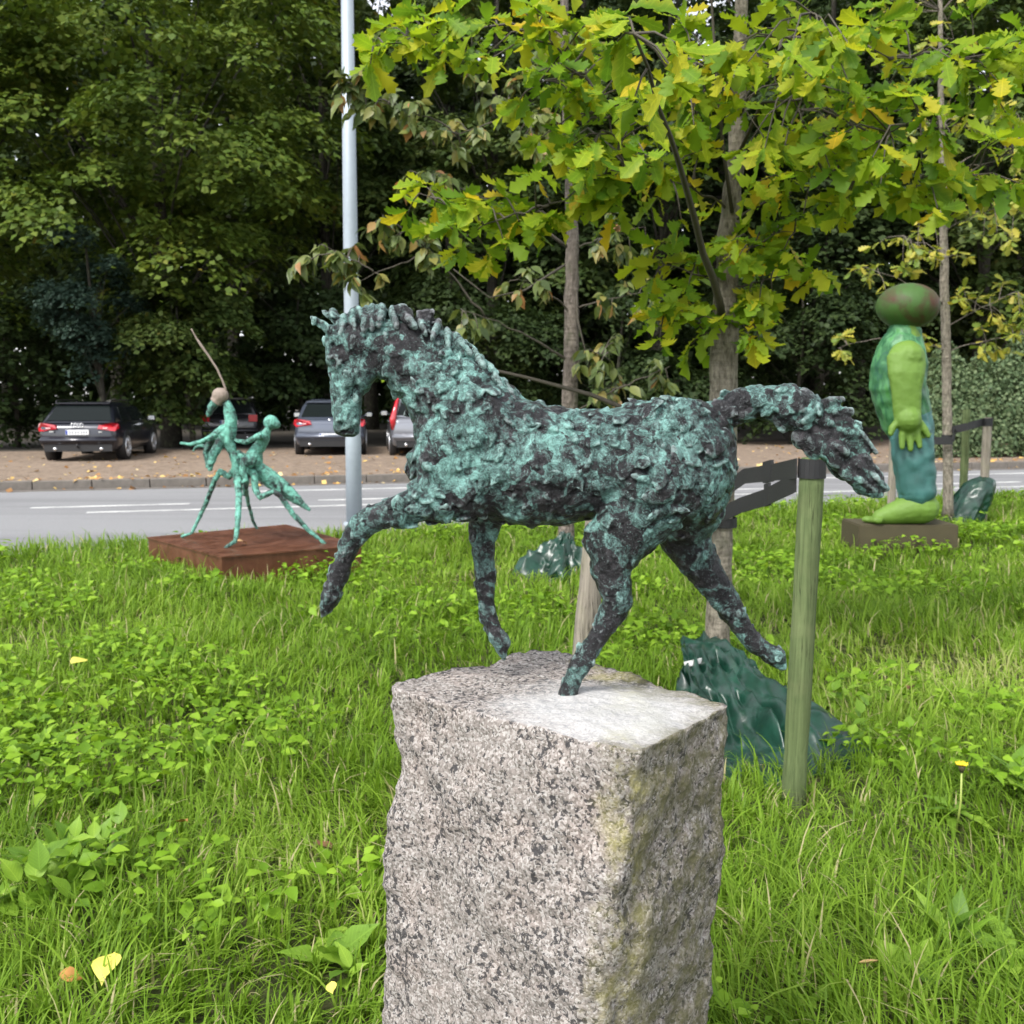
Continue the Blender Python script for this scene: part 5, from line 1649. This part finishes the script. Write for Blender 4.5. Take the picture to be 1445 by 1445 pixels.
def grass(n, seed, name='grass'):
    rg = np.random.default_rng(seed)
    x, y = sample(n, rg)
    ok = keep(x, y)
    x, y = x[ok], y[ok]
    # tufts: pull the blades towards nearby tuft centres
    cs = .16
    jx = (np.floor(x / cs) + .5 + .45 * np.sin(np.floor(x / cs) * 12.9 + np.floor(y / cs) * 78.2)) * cs
    jy = (np.floor(y / cs) + .5 + .45 * np.cos(np.floor(x / cs) * 39.3 + np.floor(y / cs) * 11.1)) * cs
    pull = rg.random(len(x)) * .55
    bx, by = x + (jx - x) * pull, y + (jy - y) * pull
    n = len(x)
    tall = np.clip(.55 + .5 * vnoise(x, y, 1.7, 3) + .35 * vnoise(x, y, .6, 5), .15, 1.3)
    L = (.075 + .155 * tall) * rg.uniform(.55, 1.35, n)
    L *= np.where(rg.random(n) < .10, 1.6, 1)
    L *= np.clip(.7 + y / 30, .75, 1.0) * np.where(y > 8, .85, 1)
    az = rg.uniform(0, 6.283, n) * .6 + 3 * vnoise(x, y, 2.3, 9) + np.arctan2(by - jy, bx - jx) * .4
    lean = rg.uniform(.15, 1.15, n)
    w = (.0014 + .0024 * rg.random(n)) * (1 + y * .13)
    dx, dy = np.cos(az), np.sin(az)
    z0 = zg(bx, by) - .015
    V = np.empty((n, 9, 3), np.float32)
    for j, s in enumerate((0, .3, .58, .82, 1.0)):
        hx = L * lean * (s ** 1.9) * 1.0
        hz = L * (s - .55 * lean * s ** 2.3)
        ww = w * (1 - .25 * s - .65 * s * s) if j < 4 else 0
        cx, cy = bx + dx * hx, by + dy * hx
        if j < 4:
            V[:, 2 * j] = np.stack([cx - dy * ww, cy + dx * ww, z0 + hz], 1)
            V[:, 2 * j + 1] = np.stack([cx + dy * ww, cy - dx * ww, z0 + hz], 1)
        else:
            V[:, 8] = np.stack([cx, cy, z0 + hz], 1)
    tf = np.array([(0, 1, 3), (0, 3, 2), (2, 3, 5), (2, 5, 4), (4, 5, 7), (4, 7, 6), (6, 7, 8)])
    F = (tf[None] + (np.arange(n) * 9)[:, None, None]).reshape(-1, 3)
    pale = .20 * np.exp(-((x - 2.3) / 1.3) ** 2 - ((y - 5.6) / 1.5) ** 2)
    rv = np.clip(.42 + pale + .20 * vnoise(x, y, .9, 2) + .13 * vnoise(x, y, 3.1, 6) + rg.normal(0, .17, n), 0, .97)
    rv = np.where(rg.random(n) < .045, 1.0, rv)
    me = np_mesh(name, V, F, {'rnd': np.repeat(rv, 9)}, True)
    return tag(link(name, me, M['grass']), 'long green tufted grass covering the roadside verge', 'grass', kind='stuff')
grass(235000, 5)

def cover(n, seed):
    """low broad-leaved weeds in patches"""
    rg = np.random.default_rng(seed)
    x, y = sample(n, rg, 1.15)
    den = -.32 * np.clip((4.6 + 1.2 * vnoise(x, y, 1.3, 7) - y) / 1.5, 0, 1) - .10 + vnoise(x, y, 1.2, 11) * .6 + vnoise(x, y, 3.4, 4) * .5 + np.where((x < -.6) & (y > 3.8), .22, 0) + .7 * np.exp(-((x + 1.45) / .5) ** 2 - ((y - 3.05) / .45) ** 2) + np.where((x > .5) & (y > 6), .2, 0)
    ok = keep(x, y) & (den > .12 + rg.random(n) * .25)
    x, y = x[ok], y[ok]; n = len(x)
    hgt = rg.uniform(.03, .16, n) * np.clip(1 + .5 * vnoise(x, y, 2.0, 8), .5, 1.5)
    pos = np.stack([x, y, zg(x, y) + hgt], 1)
    az = rg.uniform(0, 6.283, n)
    ld = np.stack([np.cos(az), np.sin(az), rg.normal(.05, .35, n)], 1)
    ln = np.stack([rg.normal(0, .35, n), rg.normal(-.1, .35, n), np.ones(n)], 1)
    tv, tf = ovate_leaf(.34, .25, .3, 4)
    me = scatter('ground_cover', tv, tf, pos, frames(ld, ln), (.018 + .044 * rg.random(n) ** 1.3) * (1 + y * .05), rg.random(n), True)
    return tag(link('ground_cover', me, M['cover']), 'bright green low broad-leaved weeds growing through the grass', 'weeds', kind='stuff')
cover(85000, 6)

# plants with leaves one can pick out
broad_t = [ovate_leaf(.20, .30, .25, 8), ovate_leaf(.16, .45, .3, 8), ovate_leaf(.24, .15, .2, 8), ovate_leaf(.33, .2, .25, 7)]
broad_m = []
for tv, tf in broad_t:
    tv = tv.copy(); tv[:, 2] += .02 * np.sin(tv[:, 0] * 17) * (np.abs(tv[:, 1]) > .02); 
    m_ = np_mesh('leaf', tv, tf, None, True); m_.materials.append(M['broad']); broad_m.append(m_)
def plant(label, px, py, n, size, up, seed, shape=(0, 1, 2), name='broadleaf_plant', spread=.03):
    rn = random.Random(seed)
    g_ = G(px, py); z = float(zg(g_.x, g_.y))
    root = thing(name, label, 'plant', (g_.x, g_.y, z), group='leafy weeds in the verge')
    for k in range(n):
        a = k * 2.4 + rn.uniform(-.3, .3)
        e = rn.uniform(*up)
        d = Vector((math.cos(a) * math.cos(e), math.sin(a) * math.cos(e), math.sin(e)))
        nrm = Vector((-math.cos(a) * math.sin(e), -math.sin(a) * math.sin(e), math.cos(e))) + Vector((rn.gauss(0, .2), rn.gauss(0, .2), .1))
        r = frames(np.array([d]), np.array([nrm]))[0] * size * rn.uniform(.7, 1.15)
        o = link('leaf', broad_m[rn.choice(shape)], None, root)
        mm = Matrix([[*r[i], 0] for i in range(3)] + [[0, 0, 0, 1]])
        mm.translation = Vector((rn.uniform(-spread, spread), rn.uniform(-spread, spread), rn.uniform(0, .05) if spread < .1 else rn.uniform(.03, .17)))
        o.matrix_local = mm
    return root
plant('dock plant with long upright toothed leaves right of the granite block', 1345, 1345, 7, .17, (.6, 1.35), 1, (0, 1))
plant('spreading dandelion rosette in the grass next to the upright dock', 1425, 1365, 9, .16, (.2, .9), 2, (0, 1))
plant('large-leaved weed growing beside the yellow dandelion flower', 1432, 1120, 8, .17, (.3, 1.1), 3, (0, 2))
plant('dandelion leaves under the yellow dandelion flower', 1352, 1160, 10, .13, (.1, .7), 4, (1,))
plant('round-leaved plantain close to the foot of the granite block', 470, 1372, 7, .13, (.3, 1.0), 5, (3, 2))
plant('tuft of pale upright leaves in the open grass', 292, 1085, 8, .13, (.6, 1.3), 6, (2, 3))
plant('broad-leaved plant with glossy oval leaves above the leafy clump', 55, 1070, 10, .15, (.3, 1.2), 7, (2, 3))
plant('dense clump of small pointed weed leaves near the fallen yellow leaf', 70, 1290, 44, .085, (.3, 1.3), 8, (3,), spread=.12)
plant('bushy low clump of pale weed leaves behind the fallen yellow leaf', 130, 1235, 40, .08, (.3, 1.3), 9, (3,), spread=.12)
plant('low leafy weed at the foot of the greenish stake', 1190, 1000, 22, .075, (.2, 1.1), 10, (3,), spread=.16)
plant('leafy weed spilling beside the slumped watering bag tip', 1235, 1055, 22, .07, (.2, 1.1), 11, (3,), spread=.16)
plant('small oval-leaved seedling at the right foot of the granite block', 1145, 1425, 4, .07, (.5, 1.2), 12, (3,))
plant('leafy weed with toothed leaves beside the tan fallen leaf', 1290, 1390, 8, .12, (.2, .9), 13, (0, 3))
plant('low green rosette left of the granite block', 500, 1395, 8, .09, (.2, 1.0), 14, (3, 2))

def dandelion():
    g_ = G(1350, 1172)
    t = P(1357, 1090, g_.y)
    root = thing('dandelion', 'single yellow dandelion flower on a tall pale stem', 'flower', (g_.x, g_.y, 0))
    M['stem'] = plain('pale_stem', (.30, .36, .08), .5)
    M['yellow'] = plain('yellow_petals', (.75, .55, .02), .6, nscale=60)
    d = t - Vector((g_.x, g_.y, 0))
    B().tube([(0, 0, 0), d * .5 + Vector((.006, 0, 0)), d], [.0042, .004, .0036], 7).obj('stem', M['stem'], root, world=False)
    B().tube([d, d + Vector((0, 0, .018)), d + Vector((0, 0, .024))], [.006, .013, .012], 10).obj('calyx', plain('brown_calyx', (.06, .05, .02), .7), root, world=False)
    f_ = B()
    for k in range(26):
        a = k * 2.4; r = .006 + .012 * (k / 26)
        c = d + Vector((0, 0, .024)); e = c + Vector((math.cos(a) * r * 1.5, math.sin(a) * r * 1.5, .012))
        f_.tube([c, e], [.0018, .0030], 4)
    f_.obj('petals', M['yellow'], root, world=False)
dandelion()

fl = {}
for nm, c in (('yellow', (.55, .50, .08)), ('orange', (.42, .20, .05)), ('brown', (.16, .075, .035)), ('tan', (.52, .33, .15)), ('pale', (.50, .42, .28))):
    fl[nm] = plain('fallen_leaf_' + nm, c, .6, nscale=25, namt=.35)
def fallen(label, px, py, z, size, col, seed, tmpl=0):
    rn = random.Random(seed)
    g_ = G(px, py, z)
    tv, tf = (ovate_leaf(.36, .08, .25, 7), oak_leaf(.15, .25))[tmpl]
    tv = tv.copy() - np.array((.5, 0, 0)); tv[:, 2] += .05 * np.sin(tv[:, 0] * 5 + seed) + .03 * np.sin(tv[:, 1] * 14)
    me = np_mesh('fallen_leaf', tv * size, tf, None, True)
    o = link('fallen_leaf', me, fl[col])
    o.location = g_
    o.rotation_euler = (rn.uniform(.1, .6), rn.uniform(-.4, .4), rn.uniform(0, 6.28))
    return tag(o, label, 'leaf', 'fallen autumn leaves')
fallen('crumpled yellow fallen leaf lying in the grass', 150, 1365, .09, .105, 'yellow', 1)
fallen('small rust-orange fallen leaf beside the yellow one', 101, 1377, .08, .06, 'orange', 2)
fallen('orange-brown fallen leaf in open grass behind the yellow one', 258, 1157, .12, .075, 'orange', 3, 1)
fallen('dark brown curled leaf in grass left of the granite block', 456, 1190, .12, .07, 'brown', 4)
fallen('tiny pale yellow leaf near the plantain', 468, 1394, .09, .04, 'yellow', 5)
fallen('tan fallen leaf among the weeds right of the granite block', 1222, 1358, .09, .075, 'tan', 6)
fallen('brown fallen leaf beyond the greenish stake', 1286, 968, .10, .10, 'brown', 7, 1)
fallen('peach coloured leaf lying on the rusty steel base', 343, 765, ZB + .03, .12, 'tan', 8)
fallen('yellowish leaf in the grass below the steel base', 112, 932, .14, .10, 'yellow', 9)
fallen('pale dry leaf lying in grass near the leafy clump', 215, 1105, .12, .08, 'pale', 10)

# leaves strewn along the parking strip and gutter
rg = np.random.default_rng(12)
n = 1500
u = rg.uniform(-9, 34, n); s_ = np.where(rg.random(n) < .5, rg.uniform(-.3, .9, n), rg.uniform(0, 9, n))
pos = np.array([tuple(road(a, b_)) for a, b_ in zip(u, s_)])
pos[:, 2] = np.where(s_ > .14, ZPARK, np.where(s_ > 0, ZPARK + .02, ZROAD + .012)) + .012
az = rg.uniform(0, 6.283, n)
me = scatter('fallen_leaves', *kite, pos, frames(np.stack([np.cos(az), np.sin(az), rg.normal(0, .25, n)], 1), np.stack([rg.normal(0, .4, n), rg.normal(-.3, .4, n), np.ones(n)], 1)), .13 * rg.uniform(.5, 1.2, n), rg.random(n))
M['litter_leaf'] = leafy('strewn_leaves', [(0, (.14, .07, .03)), (.4, (.38, .20, .07)), (.8, (.55, .38, .12)), (1, (.6, .5, .3))], .1, .7, .2)
tag(link('fallen_leaves', me, M['litter_leaf']), 'autumn leaves strewn over parking strip and kerb', 'leaves', kind='stuff')
